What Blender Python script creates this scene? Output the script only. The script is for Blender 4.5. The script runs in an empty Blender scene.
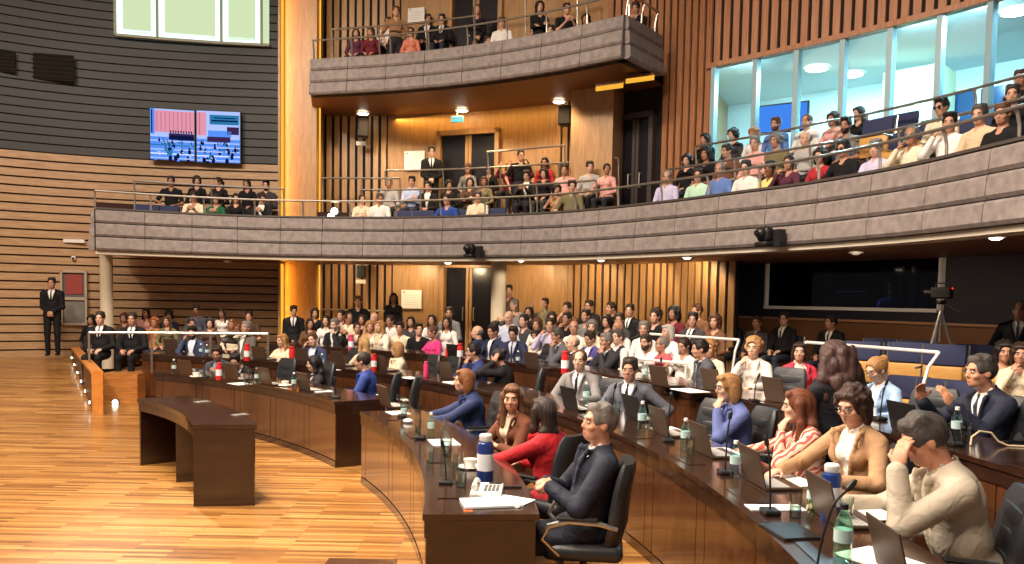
import bpy, bmesh, math, random
import numpy as np
from mathutils import Vector, Matrix, Euler
random.seed(7)
SC = bpy.context.scene
COL = SC.collection
PI = math.pi
# ------------------------------------------------------------------ camera
F = 800.0
CAMZ = 1.95
PITCH = math.radians(3.5)
ROLL = 0.018
HC = 300.0
PYC = HC + F * math.tan(PITCH)
cam_rot = (Matrix.Rotation(PI / 2 - PITCH, 3, 'X') @ Matrix.Rotation(ROLL, 3, 'Z'))
cd = bpy.data.cameras.new('camera')
cam = bpy.data.objects.new('camera', cd)
COL.objects.link(cam)
cd.sensor_width = 36.0
cd.lens = 36.0 * F / 1024.0
cd.shift_y = (PYC - 282.0) / 1024.0
cd.clip_end = 200
cam.location = (0, 0, CAMZ)
cam.rotation_euler = cam_rot.to_euler()
SC.camera = cam
EYE = Vector((0, 0, CAMZ))


def ray(px, py):
    """direction of the photograph's sight line through a pixel (Y component 1)"""
    d = cam_rot @ Vector(((px - 512) / F, -(py - PYC) / F, -1.0))
    return d / d.y


def at_y(px, py, Y):
    return EYE + ray(px, py) * Y


def at_z(px, py, z):
    d = ray(px, py)
    return EYE + d * ((z - CAMZ) / d.z)


CX, CY = -10.14, 3.77          # centre of the hemicycle


def at_R(px, py, R):
    d = ray(px, py)
    a = d.x * d.x + 1
    b = -2 * d.x * CX - 2 * CY
    c = CX * CX + CY * CY - R * R
    t = (-b + math.sqrt(max(b * b - 4 * a * c, 0))) / (2 * a)
    return EYE + d * t


def pol(R, th):
    return (CX + R * math.cos(th), CY + R * math.sin(th))


def ang(p):
    return math.atan2(p[1] - CY, p[0] - CX)


# ------------------------------------------------------------------ mesh builder
class MB:
    def __init__(s):
        s.v = []; s.f = []; s.m = []

    def add(s, vs, fs, mi=0):
        o = len(s.v)
        s.v += [tuple(v) for v in vs]
        s.f += [tuple(i + o for i in f) for f in fs]
        s.m += [mi] * len(fs)
        return s

    def box(s, c, d, rz=0, mi=0, M=None, taper=1.0):
        """box centred on c with full size d"""
        x, y, z = d[0] / 2, d[1] / 2, d[2] / 2
        vs = []
        for k in (-1, 1):
            t = taper if k > 0 else 1
            for i, j in ((-1, -1), (1, -1), (1, 1), (-1, 1)):
                v = Vector((i * x * t, j * y * t, k * z))
                if M is not None:
                    v = M @ v
                if rz:
                    v = Matrix.Rotation(rz, 3, 'Z') @ v
                vs.append(v + Vector(c))
        s.add(vs, [(3, 2, 1, 0), (4, 5, 6, 7), (0, 1, 5, 4), (1, 2, 6, 5), (2, 3, 7, 6), (3, 0, 4, 7)], mi)
        return s

    def rbox(s, c, d, r=.01, rz=0, mi=0, M=None, seg=2):
        """box with rounded vertical-plan corners and chamfered rims"""
        x, y, z = d[0] / 2, d[1] / 2, d[2] / 2
        r = min(r, x * .98, y * .98, z * .98)
        pl = []
        for cx, cy, a0 in ((x - r, y - r, 0), (-x + r, y - r, 90), (-x + r, -y + r, 180), (x - r, -y + r, 270)):
            for k in range(seg + 1):
                a = math.radians(a0 + 90 * k / seg)
                pl.append((cx, cy, math.cos(a), math.sin(a)))
        rings = []
        for k in range(seg + 1):
            a = math.radians(-90 + 90 * k / seg)
            rings.append((-z + r + r * math.sin(a), r * math.cos(a)))
        for k in range(seg + 1):
            a = math.radians(90 * k / seg)
            rings.append((z - r + r * math.sin(a), r * math.cos(a)))
        vs = []
        n = len(pl)
        for zz, rr in rings:
            for cx, cy, ux, uy in pl:
                v = Vector((cx + ux * rr, cy + uy * rr, zz))
                if M is not None:
                    v = M @ v
                if rz:
                    v = Matrix.Rotation(rz, 3, 'Z') @ v
                vs.append(v + Vector(c))
        fs = []
        for i in range(len(rings) - 1):
            for j in range(n):
                fs.append((i * n + j, i * n + (j + 1) % n, (i + 1) * n + (j + 1) % n, (i + 1) * n + j))
        fs.append(tuple(range(n - 1, -1, -1)))
        fs.append(tuple((len(rings) - 1) * n + j for j in range(n)))
        return s.add(vs, fs, mi)

    def tube(s, path, r, n=8, mi=0, cap=True, closed=False):
        P = [Vector(p) for p in path]
        rs = r if isinstance(r, (list, tuple)) else [r] * len(P)
        vs, fs = [], []
        up = Vector((0, 0, 1))
        prev = None
        L = len(P)
        for i, p in enumerate(P):
            if closed:
                t = (P[(i + 1) % L] - P[i - 1]).normalized()
            else:
                t = (P[min(i + 1, L - 1)] - P[max(i - 1, 0)]).normalized()
            if prev is None:
                a = up if abs(t.dot(up)) < .9 else Vector((1, 0, 0))
                u = t.cross(a).normalized()
            else:
                u = (prev - t * prev.dot(t)).normalized()
            prev = u
            w = t.cross(u)
            for k in range(n):
                a = 2 * PI * k / n
                vs.append(p + (u * math.cos(a) + w * math.sin(a)) * rs[i])
        for i in range(L if closed else L - 1):
            i2 = (i + 1) % L
            for k in range(n):
                fs.append((i * n + k, i * n + (k + 1) % n, i2 * n + (k + 1) % n, i2 * n + k))
        if cap and not closed:
            fs.append(tuple(range(n - 1, -1, -1)))
            fs.append(tuple((L - 1) * n + k for k in range(n)))
        return s.add(vs, fs, mi)

    def lathe(s, prof, c=(0, 0, 0), n=20, mi=0, M=None):
        """profile [(r, z)] spun round Z"""
        vs, fs = [], []
        for r, z in prof:
            for k in range(n):
                a = 2 * PI * k / n
                v = Vector((max(r, 1e-4) * math.cos(a), max(r, 1e-4) * math.sin(a), z))
                if M is not None:
                    v = M @ v
                vs.append(v + Vector(c))
        for i in range(len(prof) - 1):
            for k in range(n):
                fs.append((i * n + k, i * n + (k + 1) % n, (i + 1) * n + (k + 1) % n, (i + 1) * n + k))
        fs.append(tuple(range(n - 1, -1, -1)))
        fs.append(tuple((len(prof) - 1) * n + k for k in range(n)))
        return s.add(vs, fs, mi)

    def ball(s, c, r, n=12, mi=0, M=None):
        rr = r if isinstance(r, (list, tuple)) else (r, r, r)
        vs, fs = [], []
        m = max(n // 2, 4)
        for i in range(m + 1):
            t = PI * i / m
            for k in range(n):
                a = 2 * PI * k / n
                st = max(math.sin(t), 1e-3)
                v = Vector((rr[0] * st * math.cos(a), rr[1] * st * math.sin(a), -rr[2] * math.cos(t)))
                if M is not None:
                    v = M @ v
                vs.append(v + Vector(c))
        for i in range(m):
            for k in range(n):
                fs.append((i * n + k, i * n + (k + 1) % n, (i + 1) * n + (k + 1) % n, (i + 1) * n + k))
        return s.add(vs, fs, mi)

    def sweep(s, path, prof, mi=0, cap=True, inward=None):
        """profile [(offset to the left of travel, z)] (closed, counter-clockwise seen along travel) swept on a plan path"""
        P = [Vector((p[0], p[1])) for p in path]
        n = len(prof)
        vs, fs = [], []
        L = len(P)
        for i, p in enumerate(P):
            t = (P[min(i + 1, L - 1)] - P[max(i - 1, 0)]).normalized()
            nx = Vector((-t.y, t.x))
            for o, z in prof:
                q = p + nx * o
                vs.append((q.x, q.y, z))
        for i in range(L - 1):
            for k in range(n):
                fs.append((i * n + k, i * n + (k + 1) % n, (i + 1) * n + (k + 1) % n, (i + 1) * n + k))
        if cap:
            fs.append(tuple(range(n - 1, -1, -1)))
            fs.append(tuple((L - 1) * n + k for k in range(n)))
        return s.add(vs, fs, mi)

    def prism(s, poly, z0, z1, mi=0):
        n = len(poly)
        vs = [(p[0], p[1], z0) for p in poly] + [(p[0], p[1], z1) for p in poly]
        fs = [tuple(range(n - 1, -1, -1)), tuple(range(n, 2 * n))]
        fs += [(k, (k + 1) % n, n + (k + 1) % n, n + k) for k in range(n)]
        return s.add(vs, fs, mi)

    def quad(s, a, b, c, d, mi=0):
        return s.add([a, b, c, d], [(0, 1, 2, 3)], mi)

    def build(s, name, mats, parent=None, loc=None, smooth=False, angle=35, rz=0):
        me = bpy.data.meshes.new(name)
        me.from_pydata(s.v, [], s.f)
        if not isinstance(mats, (list, tuple)):
            mats = [mats]
        for m in mats:
            me.materials.append(m)
        if len(mats) > 1:
            me.polygons.foreach_set('material_index', s.m)
        bm = bmesh.new(); bm.from_mesh(me)
        bmesh.ops.recalc_face_normals(bm, faces=bm.faces)
        bm.to_mesh(me); bm.free()
        if smooth:
            me.shade_smooth()
            try:
                me.set_sharp_from_angle(angle=math.radians(angle))
            except Exception:
                pass
        return link(name, me, parent, loc, rz)


def link(name, me, parent=None, loc=None, rz=0):
    o = bpy.data.objects.new(name, me)
    COL.objects.link(o)
    if parent is not None:
        o.parent = parent
    if loc is not None:
        o.location = loc
    if rz:
        o.rotation_euler = (0, 0, rz)
    return o


def thing(name, label, cat, loc=(0, 0, 0), rz=0, group=None):
    o = bpy.data.objects.new(name, None)
    COL.objects.link(o)
    o.empty_display_size = .1
    o.location = loc
    o.rotation_euler = (0, 0, rz)
    return tag(o, label, cat, group)


def tag(o, label, cat, group=None):
    o['label'] = label
    o['category'] = cat
    if group:
        o['group'] = group
    return o


def struct(o):
    o['kind'] = 'structure'
    return o


def kids(o):
    return KID.get(o.name, [])


def copy_tree(root, loc=None, rz=None, label=None, scale=None):
    """a copy of a thing with copies of its parts and sub-parts"""
    def cp(o, par):
        c = o.copy()
        COL.objects.link(c)
        c.parent = par
        for ch in o.children:
            cp(ch, c)
        return c
    r = cp(root, None)
    if loc is not None:
        r.location = loc
    if rz is not None:
        r.rotation_euler = (0, 0, rz)
    if label:
        r['label'] = label
    if scale:
        r.scale = (scale,) * 3
    return r


def catmull(pts, n=8):
    P = [Vector(p) for p in pts]
    P = [P[0] * 2 - P[1]] + P + [P[-1] * 2 - P[-2]]
    out = []
    for i in range(1, len(P) - 2):
        a, b, c, d = P[i - 1:i + 3]
        for k in range(n):
            t = k / n
            out.append(.5 * ((2 * b) + (c - a) * t + (2 * a - 5 * b + 4 * c - d) * t * t + (3 * b - a - 3 * c + d) * t ** 3))
    out.append(P[-2])
    return out


def resample(path, step):
    P = [Vector(p) for p in path]
    L = [0]
    for a, b in zip(P, P[1:]):
        L.append(L[-1] + (b - a).length)
    n = max(int(round(L[-1] / step)), 1)
    out = []
    j = 0
    for k in range(n + 1):
        d = L[-1] * k / n
        while j < len(P) - 2 and L[j + 1] < d:
            j += 1
        t = (d - L[j]) / max(L[j + 1] - L[j], 1e-9)
        out.append(P[j].lerp(P[j + 1], min(max(t, 0), 1)))
    return out


def offset(path, o):
    P = [Vector((p[0], p[1])) for p in path]
    out = []
    for i, p in enumerate(P):
        t = (P[min(i + 1, len(P) - 1)] - P[max(i - 1, 0)]).normalized()
        out.append(p + Vector((-t.y, t.x)) * o)
    return out


def arc(R, a0, a1, n=24):
    return [Vector(pol(R, a0 + (a1 - a0) * k / n)) for k in range(n + 1)]


# ------------------------------------------------------------------ materials
def lin(c):
    """sRGB 0-255 to linear"""
    return tuple((x / 255 / 12.92) if x / 255 <= .04045 else ((x / 255 + .055) / 1.055) ** 2.4 for x in c) + (1.0,)


def new_mat(name):
    m = bpy.data.materials.new(name)
    m.use_nodes = True
    nt = m.node_tree
    return m, nt, nt.nodes['Principled BSDF']


def N(nt, t, **kw):
    n = nt.nodes.new(t)
    for k, v in kw.items():
        setattr(n, k, v)
    return n


def plain(name, rgb, rough=.5, metal=0, spec=.5, noise=0, nscale=20, bump=0, coat=0, emit=None, estr=0):
    m, nt, b = new_mat(name)
    c = lin(rgb)
    b.inputs['Base Color'].default_value = c
    b.inputs['Roughness'].default_value = rough
    b.inputs['Metallic'].default_value = metal
    b.inputs['Specular IOR Level'].default_value = spec
    if coat:
        b.inputs['Coat Weight'].default_value = coat
        b.inputs['Coat Roughness'].default_value = .12
    if noise or bump:
        tc = N(nt, 'ShaderNodeTexCoord')
        no = N(nt, 'ShaderNodeTexNoise')
        no.inputs['Scale'].default_value = nscale
        no.inputs['Detail'].default_value = 4
        nt.links.new(tc.outputs['Object'], no.inputs['Vector'])
        if noise:
            mx = N(nt, 'ShaderNodeMix', data_type='RGBA')
            mx.inputs['A'].default_value = tuple(x * (1 - noise) for x in c[:3]) + (1,)
            mx.inputs['B'].default_value = tuple(min(x * (1 + noise), 1) for x in c[:3]) + (1,)
            nt.links.new(no.outputs['Fac'], mx.inputs['Factor'])
            nt.links.new(mx.outputs['Result'], b.inputs['Base Color'])
        if bump:
            bp = N(nt, 'ShaderNodeBump')
            bp.inputs['Strength'].default_value = bump
            bp.inputs['Distance'].default_value = .01
            nt.links.new(no.outputs['Fac'], bp.inputs['Height'])
            nt.links.new(bp.outputs['Normal'], b.inputs['Normal'])
    if emit:
        b.inputs['Emission Color'].default_value = lin(emit)
        b.inputs['Emission Strength'].default_value = estr
    return m


def emitter(name, rgb, strength):
    m, nt, b = new_mat(name)
    nt.nodes.remove(b)
    e = N(nt, 'ShaderNodeEmission')
    e.inputs['Color'].default_value = lin(rgb)
    e.inputs['Strength'].default_value = strength
    nt.links.new(e.outputs[0], nt.nodes['Material Output'].inputs['Surface'])
    return m


def wood(name, dark, light, rough=.35, scale=(1.5, 1.5, 12), coat=0, spec=.5, board=None, bump=.05):
    """grain stretched along one axis; board = (axis, width, strength) gives boards a tone each"""
    m, nt, b = new_mat(name)
    tc = N(nt, 'ShaderNodeTexCoord')
    mp = N(nt, 'ShaderNodeMapping')
    mp.inputs['Scale'].default_value = scale
    nt.links.new(tc.outputs['Object'], mp.inputs['Vector'])
    no = N(nt, 'ShaderNodeTexNoise')
    no.inputs['Scale'].default_value = 2.2
    no.inputs['Detail'].default_value = 6
    no.inputs['Roughness'].default_value = .62
    no.inputs['Distortion'].default_value = .6
    nt.links.new(mp.outputs[0], no.inputs['Vector'])
    cr = N(nt, 'ShaderNodeValToRGB')
    cr.color_ramp.elements[0].position = .3
    cr.color_ramp.elements[0].color = lin(dark)
    cr.color_ramp.elements[1].position = .72
    cr.color_ramp.elements[1].color = lin(light)
    nt.links.new(no.outputs['Fac'], cr.inputs['Fac'])
    nt.links.new(cr.outputs[0], b.inputs['Base Color'])
    b.inputs['Roughness'].default_value = rough
    b.inputs['Specular IOR Level'].default_value = spec
    if coat:
        b.inputs['Coat Weight'].default_value = coat
        b.inputs['Coat Roughness'].default_value = .1
    if bump:
        bp = N(nt, 'ShaderNodeBump')
        bp.inputs['Strength'].default_value = bump
        bp.inputs['Distance'].default_value = .004
        nt.links.new(no.outputs['Fac'], bp.inputs['Height'])
        nt.links.new(bp.outputs['Normal'], b.inputs['Normal'])
    return m


def objcol(name, rough=.8, spec=.3, bump=.15, nscale=40, sheen=0, var=.12):
    """cloth, skin or hair whose colour is the object's own colour"""
    m, nt, b = new_mat(name)
    oi = N(nt, 'ShaderNodeObjectInfo')
    tc = N(nt, 'ShaderNodeTexCoord')
    no = N(nt, 'ShaderNodeTexNoise')
    no.inputs['Scale'].default_value = nscale
    no.inputs['Detail'].default_value = 3
    nt.links.new(tc.outputs['Object'], no.inputs['Vector'])
    mr = N(nt, 'ShaderNodeMapRange')
    mr.inputs['To Min'].default_value = 1 - var
    mr.inputs['To Max'].default_value = 1 + var
    nt.links.new(no.outputs['Fac'], mr.inputs['Value'])
    vm = N(nt, 'ShaderNodeVectorMath', operation='SCALE')
    nt.links.new(oi.outputs['Color'], vm.inputs[0])
    nt.links.new(mr.outputs[0], vm.inputs['Scale'])
    nt.links.new(vm.outputs[0], b.inputs['Base Color'])
    b.inputs['Roughness'].default_value = rough
    b.inputs['Specular IOR Level'].default_value = spec
    if sheen:
        b.inputs['Sheen Weight'].default_value = sheen
    if bump:
        bp = N(nt, 'ShaderNodeBump')
        bp.inputs['Strength'].default_value = bump
        bp.inputs['Distance'].default_value = .035 if nscale < 20 else .01
        no.inputs['Distortion'].default_value = 1.2 if nscale < 20 else 0
        nt.links.new(no.outputs['Fac'], bp.inputs['Height'])
        nt.links.new(bp.outputs['Normal'], b.inputs['Normal'])
    return m


def glass(name, rgb=(235, 245, 245), rough=.02, alpha=.25):
    """thin clear glass: mostly see-through with a glossy skin"""
    m, nt, b = new_mat(name)
    nt.nodes.remove(b)
    g = N(nt, 'ShaderNodeBsdfGlossy')
    g.inputs['Roughness'].default_value = rough
    t = N(nt, 'ShaderNodeBsdfTransparent')
    t.inputs['Color'].default_value = lin(rgb)
    fr = N(nt, 'ShaderNodeLayerWeight')
    fr.inputs['Blend'].default_value = alpha
    mx = N(nt, 'ShaderNodeMixShader')
    nt.links.new(fr.outputs['Facing'], mx.inputs[0])
    nt.links.new(t.outputs[0], mx.inputs[1])
    nt.links.new(g.outputs[0], mx.inputs[2])
    nt.links.new(mx.outputs[0], nt.nodes['Material Output'].inputs['Surface'])
    return m


def floor_mat():
    m, nt, b = new_mat('parquet')
    tc = N(nt, 'ShaderNodeTexCoord')
    br = N(nt, 'ShaderNodeTexBrick')
    br.offset = .37
    br.inputs['Scale'].default_value = 1.0
    br.inputs['Brick Width'].default_value = .85
    br.inputs['Row Height'].default_value = .05
    br.inputs['Mortar Size'].default_value = .0035
    br.inputs['Mortar Smooth'].default_value = 0
    br.inputs['Bias'].default_value = 0
    br.inputs['Color1'].default_value = (0, 0, 0, 1)
    br.inputs['Color2'].default_value = (1, 1, 1, 1)
    br.inputs['Mortar'].default_value = (.2, .2, .2, 1)
    nt.links.new(tc.outputs['Object'], br.inputs['Vector'])
    mp = N(nt, 'ShaderNodeMapping')
    mp.inputs['Scale'].default_value = (1.2, 14, 1)
    nt.links.new(tc.outputs['Object'], mp.inputs['Vector'])
    no = N(nt, 'ShaderNodeTexNoise')
    no.inputs['Scale'].default_value = 3
    no.inputs['Detail'].default_value = 5
    nt.links.new(mp.outputs[0], no.inputs['Vector'])
    ad = N(nt, 'ShaderNodeMath', operation='MULTIPLY_ADD')
    nt.links.new(no.outputs['Fac'], ad.inputs[0])
    ad.inputs[1].default_value = .45
    s2 = N(nt, 'ShaderNodeSeparateColor')
    nt.links.new(br.outputs['Color'], s2.inputs[0])
    ml = N(nt, 'ShaderNodeMath', operation='MULTIPLY')
    nt.links.new(s2.outputs[0], ml.inputs[0])
    ml.inputs[1].default_value = .62
    nt.links.new(ml.outputs[0], ad.inputs[2])
    cr = N(nt, 'ShaderNodeValToRGB')
    e = cr.color_ramp.elements
    e[0].position = .12; e[0].color = lin((88, 54, 22))
    e[1].position = .98; e[1].color = lin((206, 158, 92))
    k = e.new(.5); k.color = lin((162, 110, 54))
    nt.links.new(ad.outputs[0], cr.inputs['Fac'])
    nt.links.new(cr.outputs[0], b.inputs['Base Color'])
    b.inputs['Roughness'].default_value = .3
    b.inputs['Coat Weight'].default_value = .25
    b.inputs['Coat Roughness'].default_value = .22
    return m


M = {}
M['floor'] = floor_mat()
M['oak'] = wood('oak_board', (156, 120, 86), (200, 162, 120), .45, (1.2, 1.2, 14))
M['oak_v'] = wood('oak_panel', (150, 112, 72), (186, 146, 100), .4, (9, 9, .9))
M['slat_red'] = wood('red_oak_slat', (150, 98, 66), (186, 132, 94), .45, (10, 10, .8))
M['black_board'] = plain('black_board', (48, 48, 50), .55, noise=.15, nscale=6)
M['gap'] = plain('dark_gap', (22, 14, 10), .9)
M['desk'] = wood('desk_walnut', (38, 23, 17), (56, 34, 24), .22, (1.4, 1.4, 8), coat=.6)
M['desk_top'] = wood('desk_top_walnut', (42, 25, 18), (60, 38, 27), .16, (4, 4, 4), coat=.6)
M['panel'] = wood('panel_walnut', (66, 39, 24), (92, 56, 34), .18, (5, 5, .9), coat=1.0)
M['groove'] = plain('groove', (30, 18, 12), .8)
M['stone'] = plain('grey_fascia', (130, 120, 117), .7, noise=.55, nscale=9, bump=.6)
M['steel'] = plain('brushed_steel', (196, 192, 184), .3, metal=.9)
M['white_metal'] = plain('white_metal', (225, 224, 220), .4)
M['black_plastic'] = plain('black_plastic', (22, 22, 24), .45)
M['leather'] = plain('black_leather', (40, 42, 46), .42, bump=.1, nscale=60)
M['blue_cloth'] = plain('blue_upholstery', (42, 48, 82), .85, bump=.2, nscale=120)
M['seat_wood'] = wood('seat_ply', (196, 140, 72), (222, 172, 100), .4, (2, 2, 8))
M['soffit'] = plain('soffit_wood', (124, 82, 50), .5, noise=.12, nscale=3)
M['carpet'] = plain('dark_carpet', (58, 34, 28), .95, noise=.2, nscale=30)
M['white'] = plain('matt_white', (236, 234, 228), .7)
M['paper'] = plain('paper', (240, 240, 238), .8)
M['booth'] = plain('booth_navy', (26, 28, 44), .6)
# ------------------------------------------------------------------ plan curves (pixel column, distance)
def plan(tbl, n=8):
    pts = [Vector(((x - 512) / F * Y, Y)) for x, Y in tbl]
    return catmull(pts, n)


BAL_T = [(96, 16.1), (150, 16.55), (210, 16.95), (282, 17.2), (380, 17.0), (460, 16.4), (560, 15.3), (655, 13.6), (740, 12.1), (800, 11.2), (900, 9.65), (1024, 7.9)]
BACK_T = [(300, 20.1), (390, 19.9), (470, 19.3), (550, 18.4), (615, 17.4), (655, 16.7), (705, 15.55), (800, 14.2), (900, 12.9), (1024, 11.4), (1150, 9.5)]
LEFT_T = [(-160, 16.7), (0, 18.4), (100, 19.3), (200, 19.8), (284, 20.0)]
UP_T = [(310, 18.0), (390, 17.5), (468, 16.8), (545, 15.9), (617, 14.9)]


def tab(T, x):
    if x <= T[0][0]:
        return T[0][1]
    for (a, ya), (b, yb) in zip(T, T[1:]):
        if x <= b:
            return ya + (yb - ya) * (x - a) / (b - a)
    return T[-1][1]


bal_path = plan(BAL_T) + [Vector((5.35, 6.3)), Vector((5.55, 4.8)), Vector((5.6, 3.2))]
back_path = plan(BACK_T) + [Vector((8.6, 6.8)), Vector((8.7, 4.0))]
left_path = plan(LEFT_T)
up_path = plan(UP_T)
BAL_Z0, BAL_Z1 = 2.79, 3.615
UP_Z0, UP_Z1 = 6.37, 7.17

# ------------------------------------------------------------------ floors
m = MB(); m.add([(-16, -3, 0), (9, -3, 0), (9, 23, 0), (-16, 23, 0)], [(0, 1, 2, 3)])
struct(m.build('floor', M['floor']))


def tier(name, R0, R1, a0, a1, z, mat=None):
    p = arc(R0, a0, a1, 40); q = arc(R1, a0, a1, 40)
    poly = [tuple(v) for v in p] + [tuple(v) for v in reversed(q)]
    mm = MB(); n = len(p)
    vs = []
    for zz in (0.0, z):
        vs += [(v.x, v.y, zz) for v in p] + [(v.x, v.y, zz) for v in q]
    fs = []
    for i in range(n - 1):
        fs.append((2 * n + i, 2 * n + i + 1, 3 * n + i + 1, 3 * n + i))
        fs.append((i, i + 1, 2 * n + i + 1, 2 * n + i))
        fs.append((n + i, n + i + 1, 3 * n + i + 1, 3 * n + i))
    fs.append((0, n, 3 * n, 2 * n)); fs.append((n - 1, 2 * n - 1, 4 * n - 1, 3 * n - 1))
    mm.add(vs, fs)
    return struct(mm.build(name, mat or M['floor']))


R1, R2, R3 = 9.71, 11.42, 13.2
Z1, Z2, Z3 = .76, .85, 1.0
F2, F3 = .08, .25
a2_left = ang(at_z(132, 354, Z2))
a3_left = ang(at_z(262, 344, Z3))
A_NEAR = math.radians(-9)
tier('floor_tier_second_row', R2 - .001, R3 - .001, A_NEAR - .12, a2_left, F2)
tier('floor_tier_third_row', R3, 15.0, A_NEAR - .2, a2_left, F3)
tier('floor_tier_public_low', 15.0, 16.0, A_NEAR - .3, a2_left + .06, .38, M['carpet'])
tier('floor_tier_public_high', 16.0, 23.0, A_NEAR - .4, a2_left + .1, .5, M['carpet'])
# platform at the left end, in front of the two suited ushers, and its wooden riser
pa = at_z(104, 401, 0); pb = at_z(131, 401, 0)
m = MB()
PLZ = .5
m.box(((pa.x + pb.x) / 2 + .05, pa.y + 2.0, PLZ / 2), (pb.x - pa.x + .2, 4.0, PLZ))
struct(m.build('floor_platform_left', wood('platform_oak', (150, 92, 44), (196, 132, 72), .35, (1.2, 1.2, 10), board=None)))
# ------------------------------------------------------------------ left wall: horizontal boards
def boards(name, path, z0, z1, pitch, gap, mat, thick=.04, d0=.0, holes=()):
    mm = MB()
    z = z0
    path = [tuple(p) for p in path]
    while z < z1 - .02:
        zt = min(z + pitch - gap, z1)
        mm.sweep(path, [(-.0 - d0, z), (-thick - d0, z + .004), (-thick - d0, zt - .004), (-.0 - d0, zt)], 0)
        z += pitch
    mm.sweep(path, [(.03, z0), (.0, z0), (.0, z1), (.03, z1)], 1)
    return struct(mm.build(name, [mat, M['gap']]))


WALLZ = 5.19
boards('wall_left', left_path, 0.0, WALLZ, .2, .032, M['oak'])
b0 = boards('wall_left_upper', left_path, WALLZ, 11.0, .2, .022, M['black_board'])


def lw(px, py, off=.06):
    """point on the left wall under a pixel, a little in front of it"""
    Y = tab(LEFT_T, px)
    return at_y(px, py, Y - off)


LW_RZ = math.atan2(tab(LEFT_T, 200) - tab(LEFT_T, 100), (200 - 512) / F * tab(LEFT_T, 200) - (100 - 512) / F * tab(LEFT_T, 100))

# lit frosted window high on the left wall
M['pane_glow'] = emitter('frosted_pane', (214, 232, 186), 1.15)
M['pane_edge'] = emitter('pane_edge_bloom', (214, 255, 246), 2.0)  # bloom along the pane rims, built in as brighter glowing strips
M['win_frame'] = plain('window_frame', (150, 150, 132), .5)
wx = [116, 158, 222, 262, 270]
zb = lw(190, 41).z
mm = MB(); fr = MB()
win = struct(thing('window_1', 'x', 'x')); del win['label']; del win['category']
for a, b in zip(wx, wx[1:]):
    pa_, pb_ = lw(a, 30, .1), lw(b, 30, .1)
    m = MB()
    z0, z1 = zb, 11.0
    d = (pb_ - pa_); d.z = 0
    L = d.length; d.normalize(); nrm = Vector((d.y, -d.x, 0))
    rz = math.atan2(d.y, d.x)
    c = (pa_ + pb_) / 2
    nar = L < .4
    e = .0 if nar else .13
    m.box((c.x, c.y, (z0 + z1) / 2), (L - .04 - 2 * e, .02, z1 - z0 - e), rz, 0)
    if not nar:
        for s_ in (-1, 1):
            q = c + d * s_ * (L / 2 - .02 - e / 2)
            m.box((q.x, q.y, (z0 + z1) / 2), (e, .02, z1 - z0), rz, 1)
        m.box((c.x, c.y, z0 + e / 2), (L - .04 - 2 * e, .02, e), rz, 1)
    o = m.build('pane', [M['pane_glow'], M['pane_edge']], win)
    f = MB()
    f.box((pa_.x, pa_.y - .03, (z0 + z1) / 2), (.05, .1, z1 - z0 + .08), rz)
    f.box((c.x, c.y - .03, z0 - .03), (L, .1, .06), rz)
    f.build('window_frame', M['win_frame'], win)

# air vents on the black wall
for k, (x0, y0, x1, y1, lab) in enumerate([(-6, 52, 17, 70, 'dark air grille cut by the left edge of the black wall'), (28, 57, 77, 77, 'wide dark air grille high on the black slatted wall')]):
    p, q = lw(x0, y1), lw(x1, y0)
    c = (p + q) / 2
    t = thing('air_grille', lab, 'vent', (c.x, c.y, p.z), LW_RZ)
    w, h = (q - p).x, q.z - p.z
    MB().box((0, .03, h / 2), (w, .02, h)).build('back_plate', M['gap'], t)
    m = MB()
    for j in range(6):
        m.box((0, .015, h * (j + .5) / 6), (w, .03, .02), 0, 0, Matrix.Rotation(.6, 3, 'X'))
    m.build('louvre', M['black_plastic'], t)

# ------------------------------------------------------------------ pillar with amber light strips
M['amber'] = emitter('amber_strip', (255, 178, 60), 1.5)
pc = at_y(299.5, 300, 19.0)
pw = 33 / F * 19.0
struct(MB().box((pc.x, pc.y + .3, 5.5), (pw, .6, 11), 0).build('pillar_left', M['oak_v']))
struct(MB().box((pc.x - pw / 2 - .035, pc.y + .35, 5.5), (.05, 1.1, 11)).build('pillar_left_fin', M['oak_v']))
for z0, z1, lab in ((.6, 2.7, 'lower'), (3.7, 10.8, 'upper')):
    tag(MB().box((pc.x - pw / 2 + .012, pc.y - .1, (z0 + z1) / 2), (.02, .14, z1 - z0)).build('wall_lamp_strip', M['amber']),
        {'lower': 'amber light strip along the left edge of the wood pillar, below the balcony', 'upper': 'amber light strip along the left edge of the wood pillar, above the balcony'}[lab], 'light')
    tag(MB().box((pc.x + pw / 2 + .03, pc.y + .2, (z0 + z1) / 2), (.03, .03, z1 - z0)).build('wall_lamp_strip', M['amber']),
        {'lower': 'amber light strip on the right edge of the wood pillar, below the balcony', 'upper': 'amber light strip on the right edge of the wood pillar, above the balcony'}[lab], 'light')

# ------------------------------------------------------------------ back wall: vertical slats, panels, doors
def bw(px, py, off=.0):
    Y = tab(BACK_T, px)
    return at_y(px, py, Y - off)


def bwx(px, off=0):
    """plan point of the back wall at a pixel column of the eye-level line"""
    Y = tab(BACK_T, px) - off
    return Vector(((px - 512) / F * Y, Y))


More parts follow.
